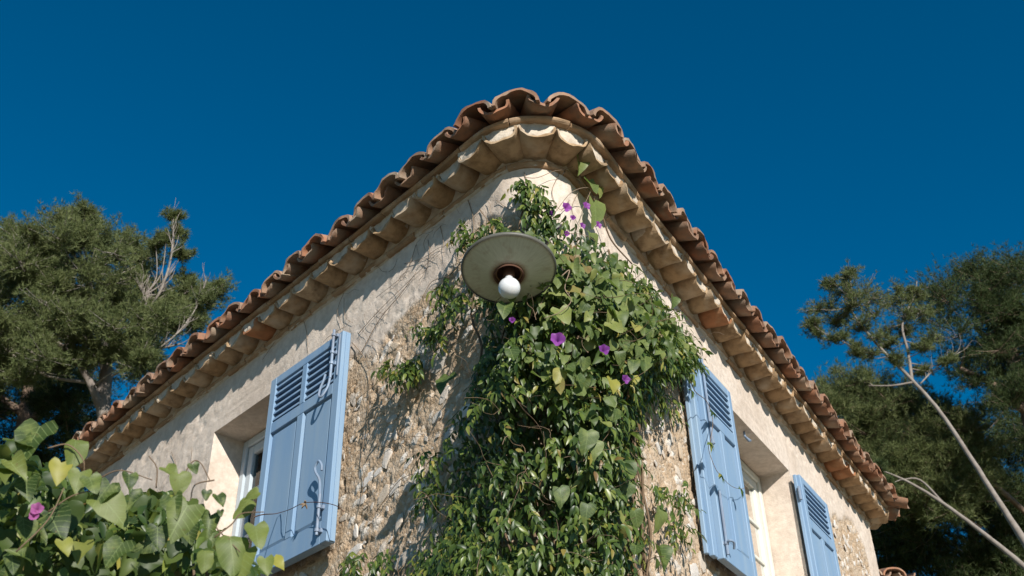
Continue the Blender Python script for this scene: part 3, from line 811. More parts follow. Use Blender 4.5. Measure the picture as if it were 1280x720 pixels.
# radial streaks: noise stretched along the radius
tc = k.n('ShaderNodeVectorMath', {0: c, 1: tuple(float(q) for q in LC)}, operation='SUBTRACT').outputs[0]
dx = k.n('ShaderNodeVectorMath', {0: tc, 1: tuple(map(float, e1))}, operation='DOT_PRODUCT').outputs['Value']
dy = k.n('ShaderNodeVectorMath', {0: tc, 1: tuple(map(float, e2))}, operation='DOT_PRODUCT').outputs['Value']
an = k.math('ARCTAN2', dy, dx); rad = k.math('SQRT', k.math('ADD', k.math('MULTIPLY', dx, dx), k.math('MULTIPLY', dy, dy)))
cv = k.n('ShaderNodeCombineXYZ', {0: k.math('MULTIPLY', an, 5.0), 1: k.math('MULTIPLY', rad, 6.0)}).outputs[0]
nn1 = k.noise(cv, 4, 4, .6); nn2 = k.noise(c, 30, 4, .6)
col = k.mix(k.ramp(nn1, [(.35, 0.0), (.7, .55)]), (.56, .58, .46), (.38, .40, .29))
col = k.mix(k.ramp(nn2, [(.55, 0.0), (.75, .5)]), col, (.30, .22, .13))
col = k.mix(k.ramp(k.math('ADD', rad, k.math('MULTIPLY', nn1, .02)), [(.060, 1.0), (.080, 0.0)]), col, (.22, .12, .06))
k.base(col, .4, .5)
lpart('shade', [(.051, .026), (.075, .022), (.11, .013), (.145, .003), (.154, .000), (.1575, -.003), (.158, -.007), (.156, -.009), (.15, -.006), (.11, .008), (.06, .018), (.04, .020)], k.m, 72, wob=.004)
lpart('rim', [(.1560, .0030), (.1600, .0010), (.1612, -.004), (.1600, -.009), (.1572, -.0105)], MAT['rim'], 72, wob=.004)
lpart('socket', [(.052, .028), (.050, .033), (.046, .030), (.044, -.01), (.030, -.016), (.020, -.016), (.020, .03), (.017, .042), (.016, -.02)], MAT['rust'], 40)
bp_ = []
for j in range(15):
    q = math.pi * j / 14; bp_.append((max(.0001, .0370 * math.sin(q)), .089 + .0370 * -math.cos(q)))
bp_ = [(.0135, .030), (.0140, .045), (.0175, .055)] + [p for p in bp_ if not (p[1] < .060)]
lpart('bulb', bp_, MAT['bulb'], 40)
lpart('cap', [(.045, .018), (.043, -.02), (.035, -.045), (.016, -.055), (.014, -.075), (.0001, -.076)], MAT['rust'], 32)
m = MB(); wp = P(0.0, -.01, LC[2] + .20)
m.tube(curve([LC - ax * .07, LC - ax * .15 + np.array([0, .01, 0]), LC + np.array([0, .10, .22]), LC + np.array([0.01, .25, .235]), wp], 6), .010, 10)
m.build('arm', MAT['rust'], lamp, True)
m = MB(); 
for k_ in range(1): m.tube([wp, wp + np.array([.0, -.02, 0])], .045, 20)
m.build('wall_plate', MAT['rust'], lamp)

# ------------------------------------------------------------------ leaves
def rot_from(tip, nrm):
    """stack of 3x3: columns x, y(-tip), z(normal)"""
    tip = tip / np.linalg.norm(tip, axis=1, keepdims=True)
    y = -tip; z = nrm - (nrm * y).sum(1, keepdims=True) * y; z /= np.linalg.norm(z, axis=1, keepdims=True) + 1e-9
    x = np.cross(y, z); return np.stack([x, y, z], 2)
def heart_t(seed, curl=.10, fold=.18, wid=1.0):
    r_ = random.Random(seed)
    half = [(0, .02), (.15, .11), (.33, .12), (.46, .01), (.51, -.16), (.47, -.38), (.33, -.62), (.15, -.83), (0, -1.0)]
    asym = [1 + r_.uniform(-.08, .08) for _ in half]
    V = [(0, .02, 0)]; 
    mid = [(0, .02), (0, -.14), (0, -.36), (0, -.62), (0, -.84), (0, -1.0)]
    V = [(x, y, 0) for x, y in mid]; nm = len(V); rows = []
    for sgn in (1, -1):
        idx = []
        for k, (x, y) in enumerate(half[1:8]):
            V.append((sgn * x * asym[k] * (1.08 if sgn > 0 else .93), y * r_.uniform(.93, 1.07), 0)); idx.append(len(V) - 1)
        rows.append(idx)
        V2 = []
    Fs = []
    for sgn, idx in zip((1, -1), rows):
        a, b, c, d, e, f_, g = idx
        fs = [(0, b, a), (0, c, b), (0, 1, c), (1, d, c), (1, 2, d), (2, e, d), (2, 3, e), (3, f_, e), (3, 4, f_), (4, g, f_), (4, 5, g)]
        Fs += fs if sgn < 0 else [t[::-1] for t in fs]
    ph = r_.uniform(0, 6)
    V = [((x + .10 * math.sin(y * 3 + ph) * -y) * wid, y + .03 * math.sin(x * 8 + ph), fold * abs(x) - curl * y * y + .09 * math.sin(y * 8 + ph) * abs(x) * 2 + .05 * math.sin(x * 9 + ph)) for x, y, _ in V]
    return np.array(V), np.array(Fs)
def lance_t(seed, w_=.20):
    r_ = random.Random(seed); c = r_.uniform(.15, .4)
    mid = [(0, 0), (0, -.3), (0, -.65), (0, -1)]
    V = [(x, y) for x, y in mid]
    for sg in (1, -1): V += [(sg * w_ * .75, -.18), (sg * w_, -.42), (sg * w_ * .6, -.74)]
    V = np.array([(x, y, .35 * abs(x) - c * y * y) for x, y in V])
    Fs = []
    for q, b in ((1, 4), (-1, 7)):
        fs = [(0, 1, b), (1, b + 1, b), (1, 2, b + 1), (2, b + 2, b + 1), (2, 3, b + 2)]
        Fs += fs if q > 0 else [t[::-1] for t in fs]
    return V, np.array(Fs)
HT = [heart_t(k, c, f, w_) for k, (c, f, w_) in enumerate([(.10, .2, .9), (.38, .15, .75), (-.12, .45, .8), (.18, .6, .7), (.05, .10, 1), (.5, .3, .85), (.22, -.15, .8)])]
JT = [lance_t(k) for k in range(4)]
def meshes_of(T, mat):
    out = []
    for V, Fs in T:
        me = mesh('leaf', V, Fs, True); me.materials.append(mat); out.append(me)
    return out
HM = meshes_of(HT, MAT['heart_o']); JM = meshes_of(JT, MAT['jas_o']); YM = meshes_of(HT[:2], MAT['heart_y'])
def leaf_cloud(name, T, pos, tip, nrm, size, mat, parent, tone=None):
    """many leaves joined in one mesh"""
    n_ = len(pos); Rm = rot_from(tip, nrm); which = rng.integers(0, len(T), n_); Vs = []; Fs = []; rn = []; b = 0
    tone = rng.random(n_) if tone is None else tone
    for k, (tV, tF) in enumerate(T):
        ix = np.nonzero(which == k)[0]
        if not len(ix): continue
        W = np.einsum('nij,vj->nvi', Rm[ix] * size[ix, None, None], tV) + pos[ix, None, :]
        Vs.append(W.reshape(-1, 3)); m = len(tV)
        Fs.append((tF[None] + (np.arange(len(ix)) * m)[:, None, None]).reshape(-1, 3) + b); b += len(ix) * m
        rn.append(np.repeat(tone[ix], m))
    me = mesh(name, np.concatenate(Vs), np.concatenate(Fs), True, {'rnd': np.concatenate(rn)})
    return tag(link(name, me, parent, mat), kind='stuff')
def leaf_parts(ML, pos, tip, nrm, size, parent, name='leaf'):
    Rm = rot_from(tip, nrm)
    for k in range(len(pos)):
        M = Matrix([[*(Rm[k][i_] * size[k]), pos[k][i_]] for i_ in range(3)] + [[0, 0, 0, 1]])
        link(name, ML[k % len(ML)], parent, None, M)
def inpoly(x, y, poly):
    poly = np.array(poly, float); r_ = np.zeros(len(x), bool); d = np.full(len(x), 1e9)
    for (x0, y0), (x1, y1) in zip(poly, np.roll(poly, -1, 0)):
        c = ((y0 > y) != (y1 > y)) & (x < (x1 - x0) * (y - y0) / (y1 - y0 + 1e-12) + x0); r_ ^= c
        ex, ey = x1 - x0, y1 - y0; t = np.clip(((x - x0) * ex + (y - y0) * ey) / (ex * ex + ey * ey + 1e-9), 0, 1)
        d = np.minimum(d, np.hypot(x - x0 - t * ex, y - y0 - t * ey))
    return r_, d
# fast lookup of the plan near the corner
_tv = np.linspace(-2.2, 2.6, 1200); _tb = np.array([P(v, 0, 0) for v in _tv]); _tn = np.array([Nrm(v) for v in _tv])
def Pv(v, o, z):
    B = np.stack([np.interp(v, _tv, _tb[:, k]) for k in range(2)], 1); N_ = np.stack([np.interp(v, _tv, _tn[:, k]) for k in range(2)], 1)
    N_ /= np.linalg.norm(N_, axis=1, keepdims=True)
    q = B + N_ * np.asarray(o)[:, None]; return np.column_stack([q, z]), np.column_stack([N_, np.zeros(len(N_))])
def unit(a): return a / (np.linalg.norm(a, axis=1, keepdims=True) + 1e-9)

# ---- the climbers on the corner
OUT = [(612, 298), (632, 284), (660, 270), (690, 250), (715, 262), (745, 290), (775, 312), (800, 335), (825, 355), (845, 385), (865, 415), (874, 440), (862, 462), (835, 470), (815, 486), (800, 512), (798, 560),
       (795, 600), (800, 650), (802, 700), (800, 760), (492, 760), (508, 705), (530, 668), (552, 640), (562, 600), (560, 560), (574, 505), (584, 455), (596, 425), (606, 398), (598, 380), (592, 350), (600, 320)]
def vine_points(n_, poly, spread=60., omax=.36, bias=.5, vr=(-1.2, 1.5), zr=(1.05, 2.95), omin=.0, edge=.0):
    v = rng.uniform(*vr, n_); z = rng.uniform(*zr, n_)
    u_ = rng.random(n_) ** bias; o = (omin + omax) * u_ * .8 + .01
    p, nrm = Pv(v, o, z); x, y = project(p); ins, d = inpoly(x, y, poly)
    th = omin + omax * np.clip(d / spread, 0, 1) ** .8 * (.75 + .5 * (fbm(v * 4, z * 4, 3.3) + .5)) + .012
    keep_ = ins & (d > edge) & (o <= th)
    p, nrm, v, z, th, o = p[keep_], nrm[keep_], v[keep_], z[keep_], th[keep_], o[keep_]
    return p, nrm, o / (th + 1e-6), v, z, th
jas = empty('jasmine_vine', tuple(P(0, .1, ZG)))
tag(jas, 'dense glossy dark green climber with small pointed leaves covering the house corner', 'climbing plant')
mor = empty('flowering_vine', tuple(P(.3, .1, ZG)))
tag(mor, 'morning glory vine with heart shaped leaves and purple flowers high on the corner', 'climbing plant')

def sprays(p, nrm, m=4, ln=.10, size=(.032, .05), droop=.8, out_=.5):
    """pairs of leaves along drooping shoots"""
    n_ = len(p); dirn = unit(nrm * out_ + np.array([0, 0, -droop]) + rng.normal(0, .38, (n_, 3)))
    side = unit(np.cross(dirn, unit(nrm + rng.normal(0, .4, (n_, 3)))))
    pos, tip, nr, sz = [], [], [], []
    for k in range(m):
        t = (k + .4) / m
        q = p + dirn * ln * t + np.array([0, 0, -1]) * .02 * t * t
        for sg in ((1, -1) if k < m - 1 else (0,)):
            pos.append(q); tip.append(unit(dirn * .8 + side * sg * .75 + np.array([0, 0, -.55]) + rng.normal(0, .16, (n_, 3))))
            nr.append(unit(nrm * .8 + np.array([0, 0, .55]) + rng.normal(0, .35, (n_, 3)))); sz.append(rng.uniform(*size, n_) * (1.15 if sg == 0 else 1))
    return [np.concatenate(a) for a in (pos, tip, nr, sz)]
# small glossy leaves
p, nrm, rel, v, z, th = vine_points(34000, OUT, 55, .33, .6)
sx, sy = project(p)
keepj = ~((sx > 690) & (sy < 430) & (rng.random(len(p)) < .60)) & ~((sy < 325) & (rng.random(len(p)) < .66))
# a hollow, darker heart in the middle of the plant
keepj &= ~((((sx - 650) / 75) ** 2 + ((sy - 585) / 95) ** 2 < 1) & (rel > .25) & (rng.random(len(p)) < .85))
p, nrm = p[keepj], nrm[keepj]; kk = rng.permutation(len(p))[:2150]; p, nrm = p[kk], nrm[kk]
# light sprigs straying over the wall
extra = [([(640, 218), (668, 222), (692, 262), (700, 300), (672, 296), (655, 262)], 60, .05), ([(545, 345), (578, 340), (585, 375), (560, 395), (540, 378)], 34, .08), ([(482, 448), (528, 440), (532, 462), (490, 470)], 40, .06),
         ([(520, 400), (560, 395), (560, 430), (528, 425)], 22, .05), ([(525, 560), (560, 540), (560, 620), (520, 640)], 30, .12), ([(425, 688), (500, 680), (500, 730), (420, 730)], 45, .10), ([(800, 595), (862, 600), (864, 680), (820, 660)], 38, .07),
         ([(815, 470), (866, 455), (870, 432), (840, 430)], 60, .12), ([(560, 285), (620, 262), (640, 290), (580, 310)], 34, .06), ([(820, 475), (850, 500), (835, 530), (812, 500)], 14, .06)]
for poly, n_, om in extra:
    q, nq, *_r = vine_points(90000, poly, 6, om, .7, omin=.01)
    k = rng.permutation(len(q))[:n_]; p = np.concatenate([p, q[k]]); nrm = np.concatenate([nrm, nq[k]])
# the same plant carries on below the picture
q, nq, *_r = vine_points(2600, [(470, 740), (860, 740), (1400, 2600), (-400, 2600)], 300, .34, .5, vr=(-.6, .75), zr=(-1.55, 1.06))
p = np.concatenate([p, q]); nrm = np.concatenate([nrm, nq])
pos, tip, nr, sz = sprays(p, nrm, 4, .080, (.025, .040))
sx, sy = project(pos); dist = np.linalg.norm(pos, axis=1)
vis = (sx > 0) & (sx < 1280) & (sy < 720)
score = np.where(vis, sz / dist, 0); score[sx < 0] = 0
# the showing ones: outermost from the camera's side
cell = {}
order = np.argsort(dist + rng.random(len(dist)) * .05)
pick = []
for i_ in order:
    if not vis[i_]: continue
    key = (int(sx[i_] // 13), int(sy[i_] // 13))
    if key in cell: continue
    cell[key] = 1; pick.append(i_)
pick = np.array(pick); pick = pick[np.argsort(-sz[pick] / dist[pick])][:285]
msk = np.ones(len(pos), bool); msk[pick] = False
leaf_parts(JM, pos[pick], tip[pick], nr[pick], sz[pick] * 1.08, jas)
leaf_cloud('foliage', JT, pos[msk], tip[msk], nr[msk], sz[msk], MAT['jas'], jas)
# inner leaves behind the outer ones, toned dark to paint the plant's inner shade
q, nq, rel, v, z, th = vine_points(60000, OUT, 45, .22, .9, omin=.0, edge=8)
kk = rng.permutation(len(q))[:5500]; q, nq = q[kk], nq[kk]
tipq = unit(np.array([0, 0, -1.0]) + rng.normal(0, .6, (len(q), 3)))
leaf_cloud('shade_toned_leaves', JT, q, tipq, unit(nq + rng.normal(0, .6, (len(q), 3))), rng.uniform(.025, .045, len(q)), MAT['jas'], jas, tone=rng.random(len(q)) * .25)

# stems
for k in range(15):
    v0 = rnd.uniform(-.32, .42); pts = []; z_ = ZG
    ztop = rnd.uniform(2.2, 2.75); vv_ = v0 * .3
    while z_ < ztop:
        t = (z_ - ZG) / (ztop - ZG); vv_ += rnd.uniform(-.05, .05) + (v0 - vv_) * .12
        pts.append(P(vv_, .03 + .05 * rnd.random() * math.sin(t * 3), z_)); z_ += .16
    c = curve(pts, 3); m = MB(); r0 = rnd.uniform(.008, .017)
    m.tube(c, [r0 * (1 - .75 * i_ / len(c)) for i_ in range(len(c))], 6); m.build('stem', MAT['stem'], jas, True)
def twig_px(pts, o, r0, par, mat, name='twig', n_=5):
    """a thin shoot hugging the wall through points seen in the photograph"""
    Q = []
    for k, (x, y) in enumerate(pts):
        oo = o if not hasattr(o, '__len__') else o[k]
        v, z = on_wall(x, y, oo); Q.append(P(v, oo, z))
    c = curve(Q, n_); m = MB(); m.tube(c, [r0 * (1 - .5 * i_ / len(c)) for i_ in range(len(c))], 5); return m.build(name, mat, par, True)
# loose looping twigs in and around the plant
m = MB()
for k in range(120):
    q, nq, *_r = vine_points(400, OUT, 60, .38, .35)
    if not len(q): continue
    a = q[0]; d = nq[0] * rnd.uniform(.2, .8) + np.array([rnd.uniform(-1, 1), rnd.uniform(-.3, .3), rnd.uniform(-1, .6)]); pts = [a]
    for j in range(5):
        d = d / np.linalg.norm(d) + np.array([rnd.uniform(-.5, .5), rnd.uniform(-.5, .5), rnd.uniform(-.5, .35)]); pts.append(pts[-1] + d / np.linalg.norm(d) * rnd.uniform(.025, .05))
    c = curve(pts, 3); r0 = rnd.uniform(.0006, .0013); m.tube(c, [r0] * len(c), 4, False)
tag(m.build('twigs', MAT['stem'], jas, True), kind='stuff')

# heart-shaped leaves: many to the upper right, some trailing through the rest
def hearts(n_, poly, om, sp=50, bias=.22, size=(.032, .066), omin=.03):
    q, nq, rel, v, z, th = vine_points(n_ * 120, poly, sp, om, bias, omin=omin)
    print('hearts', n_, len(q))
    k = rng.permutation(len(q))[:n_]; q, nq = q[k], nq[k]
    tp = unit(np.array([0, 0, -.95]) + nq * .35 + rng.normal(0, .38, (len(q), 3)))
    nn_ = unit(nq * .9 + np.array([.05, -.1, .45]) + rng.normal(0, .33, (len(q), 3)))
    return q, tp, nn_, rng.uniform(*size, len(q))
A = [hearts(300, [(640, 285), (700, 290), (745, 305), (775, 330), (815, 355), (850, 395), (868, 430), (850, 462), (800, 480), (760, 470), (720, 430), (700, 400), (640, 395)], .40, 40),
     hearts(80, [(640, 400), (720, 400), (800, 470), (800, 560), (720, 560), (640, 500)], .42),
     hearts(30, [(740, 560), (800, 540), (810, 620), (850, 700), (740, 740)], .34),
     hearts(8, [(572, 330), (600, 300), (640, 285), (660, 300), (600, 330)], .1)]
HP = [np.concatenate([a[i_] for a in A]) for i_ in range(4)]
singles = [(722, 206, .045, .10, 0), (737, 232, .05, .08, 0), (748, 239, .05, .06, 1), (742, 265, .04, .12, 0), (738, 300, .04, .08, 0), (735, 551, .40, .072, 0), (770, 402, .34, .075, 0), (765, 482, .36, .055, 2), (700, 470, .36, .06, 0), (632, 388, .42, .065, 0),
           (640, 372, .40, .05, 0), (700, 395, .36, .075, 0), (780, 590, .24, .08, 0), (825, 650, .12, .09, 0), (822, 698, .12, .09, 0), (560, 480, .16, .085, 0), (638, 446, .38, .06, 1), (735, 640, .36, .055, 1), (744, 562, .38, .055, 0), (792, 475, .30, .045, 2),
           (840, 318 + 60, .12, .07, 0), (852, 430, .14, .08, 0), (868, 440, .13, .07, 0), (700, 620, .34, .06, 0), (690, 325, .22, .06, 0), (655, 300, .10, .08, 0)]
for x, y, o, s_, yel in singles:
    v, z = on_wall(x, y, o); q = P(v, o, z)[None]; nq = Nrm(v)[None]
    tp = unit(np.array([[rnd.uniform(-.3, .3), 0, -1.0]]) + nq * .25); nn_ = unit(nq + np.array([[0, -.2, .45]]) + rng.normal(0, .15, (1, 3)))
    leaf_parts(YM if yel == 2 else [HM[rnd.randrange(7)]], q + np.array([[0, 0, s_ * .4]]), tp, nn_, [s_], mor)
k = np.argsort(-HP[3]); kp = k[:262]; ks = k[262:]
leaf_parts(HM, HP[0][kp], HP[1][kp], HP[2][kp], HP[3][kp], mor)
if len(ks): leaf_cloud('foliage', HT, HP[0][ks], HP[1][ks], HP[2][ks], HP[3][ks], MAT['heart'], mor)
q = hearts(420, [(620, 285), (700, 275), (760, 300), (800, 335), (850, 390), (870, 440), (800, 480), (740, 470), (640, 430)], .36, 40, .4, (.028, .05))
leaf_cloud('small_leaves', HT, *q, MAT['heart'], mor)
# flowers
def flower_mesh(mat, k):
    V = [(0, 0, -.45)]; Fs = []; n_ = 20
    for ring_, (r_, h) in enumerate(((.08, -.3), (.22, -.05), (.5, .08))):
        for i_ in range(n_):
            q = 2 * math.pi * i_ / n_; w_ = 1 + (.07 * math.cos(5 * q) + .07 * math.sin(3 * q + k) if ring_ == 2 else 0); V.append((r_ * w_ * math.cos(q), r_ * w_ * math.sin(q), h + (.09 * math.sin(5 * q + k) + .05 * math.sin(2 * q) if ring_ == 2 else 0)))
    for i_ in range(n_): Fs.append((0, 1 + i_, 1 + (i_ + 1) % n_))
    for r_ in (0, 1):
        for i_ in range(n_): a = 1 + r_ * n_ + i_; b = 1 + r_ * n_ + (i_ + 1) % n_; Fs.append((a, a + n_, b + n_, b))
    me = mesh('flower', V, Fs, True); me.materials.append(mat); return me
FM = flower_mesh(MAT['petal'], 0)
for x, y, o, s_ in ((697, 424, .42, .058), (755, 437, .38, .045), (782, 474, .34, .038), (708, 259, .07, .050), (733, 257, .10, .042), (728, 282, .12, .034), (748, 281, .10, .040), (690, 266, .08, .034), (700, 285, .08, .036), (708, 292, .10, .030), (716, 272, .09, .028), (640, 400, .40, .026), (820, 402, .20, .026)):
    v, z = on_wall(x, y, o); n_ = unit((Nrm(v) + np.array([rnd.uniform(-.4, .4), -.2, rnd.uniform(-.2, .3)]))[None]); 
    Rm = rot_from(np.array([[rnd.uniform(-.3, .3), 0, -1.]]), n_)[0]
    link('flower', FM, mor, None, Matrix([[*(Rm[i_] * s_ * .82), P(v, o, z)[i_]] for i_ in range(3)] + [[0, 0, 0, 1]]))
for k in range(7):
    v0 = .12 + k * .05; pts = []; z_ = ZG; vv_ = v0
    while z_ < 2.3 + .06 * k: vv_ += rnd.uniform(-.04, .04); pts.append(P(vv_, .06 + .05 * rnd.random(), z_)); z_ += .2
    c = curve(pts, 3); m = MB(); m.tube(c, .005, 5); m.build('stem', MAT['stem'], mor, True)
# shoots seen singly
twig_px([(692, 268), (715, 240), (738, 236), (728, 262), (722, 290)], .05, .0016, mor, MAT['drystem'], 'tendril')
twig_px([(655, 222), (672, 222), (692, 214), (705, 212), (716, 208)], .02, .0016, mor, MAT['drystem'], 'tendril')
twig_px([(716, 203), (724, 220), (738, 242), (752, 268), (764, 300), (790, 330)], [.01, .02, .03, .03, .03, .05], .006, mor, MAT['stem'], 'stem')
twig_px([(702, 345), (712, 338), (706, 360), (714, 376), (700, 390), (680, 398)], .38, .0022, mor, MAT['drystem'], 'tendril')
twig_px([(668, 396), (680, 372), (690, 350)], .30, .0018, mor, MAT['drystem'], 'tendril')
# trailing shoot over the first right-hand shutter
SH = [(858, 462), (868, 488), (882, 500), (889, 515), (891, 530), (888, 550), (886, 562), (894, 585), (903, 597), (915, 608), (928, 611), (936, 604)]
twig_px(SH, .095, .0019, jas, MAT['stem'], 'trailing_shoot')
for x, y in ((864, 488), (890, 514), (886, 553), (900, 592), (925, 610)):
    v, z = on_wall(x, y, .10); c0 = P(v, .10, z)
    for k in range(7):
        a = rnd.uniform(-1.3, 1.3); h_ = np.cross(UP, Nrm(v)); tp = unit((h_ * math.sin(a) - UP * math.cos(a) * .8 + Nrm(v) * .3)[None])
        leaf_parts([JM[k % 4]], c0[None], tp, unit((Nrm(v) + .5 * UP)[None] + rng.normal(0, .2, (1, 3))), [rnd.uniform(.035, .05)], jas)

# ---- dry creeper traces on the left wall
dry = empty('dry_creeper', tuple(P(s2v(1.1, 'L'), 0, 1.6)))
tag(dry, 'thin dead brown creeper stems clinging to the plaster beside the left shutter', 'creeper')
DR = [[(430, 366), (424, 380), (422, 392), (430, 409), (438, 400)], [(430, 372), (431, 395), (441, 404)], [(376, 386), (377, 393), (383, 414), (385, 442)], [(440, 428), (455, 447), (462, 470), (460, 520), (458, 560)],
      [(448, 417), (470, 392), (500, 362), (530, 333), (560, 303), (600, 262)], [(452, 440), (474, 400), (502, 366), (520, 340)], [(550, 282), (554, 300), (555, 322)], [(535, 300), (537, 318), (533, 340)], [(520, 306), (512, 330), (500, 348), (470, 372)],
      [(455, 545), (452, 575), (455, 600), (448, 640)], [(490, 460), (470, 480), (445, 500)], [(585, 250), (592, 275), (590, 300), (584, 318)], [(430, 409), (412, 420), (404, 428)], [(365, 395), (345, 425), (328, 450)],
      [(575, 330), (560, 345), (540, 352), (528, 372)], [(600, 262), (612, 280), (618, 300)], [(505, 330), (530, 322), (548, 310), (566, 305)], [(470, 640), (500, 600), (530, 590)], [(480, 560), (500, 548), (535, 545)], [(214, 565), (219, 582), (210, 596)], [(240, 560), (238, 580), (232, 600), (226, 612)],
      [(655, 215), (662, 240), (668, 262)], [(700, 215), (690, 240), (700, 262), (712, 250)], [(725, 235), (715, 262), (728, 290)], [(620, 250), (640, 262), (668, 256)]]
for pts in DR:
    twig_px(pts, -.012, rnd.uniform(.0011, .0022), dry, MAT['drystem'], 'tendril', 6)
m = MB()
for k in range(150):
    x, y = rnd.uniform(440, 700), rnd.uniform(230, 560)
    if y < 330 - (x - 440) * .5: continue
    pts = []; a = rnd.uniform(0, 6.28)
    for j in range(4): v, z = on_wall(x, y, -.012); pts.append(P(v, -.012 + rnd.uniform(0, .006), z)); a += rnd.uniform(-.9, .9); x += 7 * math.cos(a); y += 7 * math.sin(a)
    m.tube(curve(pts, 3), rnd.uniform(.0006, .0012), 3, False)
tag(m.build('fine_tendrils', MAT['drystem'], dry, True), kind='stuff')

# ------------------------------------------------------------------ leafy bush in the lower left foreground
bush = empty('foreground_bush', tuple(sight(120, 700, 2.3) * np.array([1, 1, 0]) + np.array([0, 0, ZG])))
tag(bush, 'big leaved green vine bush with a pink flower filling the lower left corner', 'bush')
BO = [(-260, 590), (-120, 570), (0, 560), (30, 570), (60, 585), (105, 612), (150, 622), (205, 612), (240, 632), (268, 662), (295, 688), (318, 705), (335, 730), (420, 900), (520, 1700), (520, 3200), (-500, 3200), (-500, 600)]
def bush_pts(n_, ylo=.0, yhi=.75, poly=BO, mx=720):
    x = rng.uniform(-300, 460, n_); y = 540 + (mx - 540) * rng.random(n_); ins, d = inpoly(x, y, poly); x, y, d = x[ins], y[ins], d[ins]
    Y = 1.95 + ylo + (yhi - ylo) * rng.random(len(x)) + .0012 * np.maximum(0, x)
    dd = fw[None] * F_PX + rt[None] * (x[:, None] - 640) - up[None] * (y[:, None] - 360); q = dd / dd[:, 1:2] * Y[:, None]
    return q
fc = unit(np.array([[.25, -1.0, .35]])); BM = meshes_of(HT, MAT['bush_o'])
def bl(q, sr, tp_=.5, up_=.35):
    n_ = len(q); tp = unit(np.array([[0.1, -.25, -.75]]) + rng.normal(0, tp_, (n_, 3))); nr_ = unit(fc + np.array([[.1, 0, up_]]) + rng.normal(0, .38, (n_, 3))); return q, tp, nr_, rng.uniform(*sr, n_)
q = bush_pts(520, 0, .35); q = q[rng.permutation(len(q))[:95]]; big_ = bl(q, (.03, .06), .85); leaf_parts(BM, *big_, bush)
q = bush_pts(1500, .08, .8); leaf_cloud('foliage', HT, *bl(q, (.03, .065), .6), MAT['bush'], bush)
q = bush_pts(3000, .10, .8); leaf_cloud('small_leaves', JT, *bl(q, (.03, .055)), MAT['jas'], bush)
q = bush_pts(5200, .45, 1.0); leaf_cloud('shade_toned_leaves', JT, *bl(q, (.04, .075)), MAT['jas'], bush, tone=rng.random(len(q)) * .4)  # deeper leaves take only dark tones, painting the shade inside the bush
# down to the ground
n_ = 5200; c0 = sight(80, 700, 2.35); q = np.column_stack([rng.uniform(c0[0] - .85, c0[0] + .42, n_), rng.uniform(2.0, 2.85, n_), rng.uniform(ZG, .60, n_)])
leaf_cloud('lower_foliage', JT, *bl(q, (.05, .09)), MAT['jas'], bush)
BS = [(45, 548, .115, 0, -.2), (92, 565, .085, 3, .1), (74, 588, .07, 2, 0), (120, 640, .12, 3, .9), (58, 655, .10, 0, .6), (232, 648, .11, 0, -.3), (262, 655, .07, 1, 0), (212, 632, .07, 0, .3), (285, 692, .11, 3, .3), (300, 705, .10, 3, -.1), (176, 628, .06, 0, -.7),
      (135, 615, .07, 0, -.4), (160, 600, .05, 0, .2), (222, 604, .065, 3, .3), (205, 592, .05, 0, .9), (258, 618, .03, 0, 0), (271, 625, .04, 0, .5), (275, 641, .02, 0, .2), (310, 636, .065, 3, -.6), (322, 622, .04, 3, -1.2), (318, 668, .07, 3, .3), (340, 706, .045, 2, .8),
      (330, 706, .05, 3, .2), (98, 600, .07, 3, 0), (12, 560, .08, 0, 1.2), (10, 590, .08, 0, .8), (76, 684, .05, 2, .5), (195, 670, .07, 0, .2), (150, 690, .08, 0, -.4), (30, 610, .07, 0, .3), (110, 560 + 45, .06, 0, .5), (255, 700, .06, 3, .1), (240, 585, .035, 0, .4)]
LITE = meshes_of(HT, m_leaf('pale_heart_leaf', [(0, (.12, .165, .035)), (1, (.20, .235, .055))], False, .5, .4)) 
for x, y, s_, kind_, sl_ in BS:
    s_ *= .72; q = sight(x, y, 1.92 + rnd.uniform(0, .05))[None] + np.array([[0, 0, s_ * .36]])
    tp = unit(np.array([[math.sin(sl_), -.15, -math.cos(sl_)]])); nn_ = unit(fc + np.array([[-.05, 0, .25]]) + rng.normal(0, .16, (1, 3)))
    leaf_parts([YM[0]] if kind_ == 2 else ([LITE[rnd.randrange(7)]] if kind_ == 3 else [BM[rnd.choice((0, 3, 4))]]), q, tp, nn_, [s_], bush)
def twig_3d(pts, r0, par, mat, name='tendril'):
    c = curve([sight(*p_) for p_ in pts], 5); m = MB(); m.tube(c, [r0 * (1 - .4 * i_ / len(c)) for i_ in range(len(c))], 5); m.build(name, mat, par, True)
for pts in ([(268, 672, 1.95), (290, 655, 1.95), (302, 642, 1.95), (330, 640, 1.96)], [(195, 610, 2.0), (196, 585, 2.0), (186, 570, 2.0)], [(220, 615, 2.0), (238, 580, 2.0), (250, 578, 2.0), (262, 600, 2.0)], [(120, 600, 2.0), (150, 588, 2.0), (190, 600, 2.0)],
            [(60, 560, 1.95), (85, 556, 1.95), (104, 575, 1.95), (104, 600, 1.97)], [(60, 640, 1.95), (90, 620, 1.95), (120, 612, 1.95)], [(20, 690, 1.93), (60, 650, 1.93), (80, 610, 1.95)], [(240, 640, 1.98), (262, 650, 1.97), (275, 665, 1.96), (300, 690, 1.95)],
            [(205, 545 + 40, 2.0), (216, 600, 2.0), (218, 640, 2.0)], [(268, 600, 2.0), (244, 606, 2.0), (238, 625, 2.0)]):
    twig_3d(pts, .0017, bush, MAT['stem'])
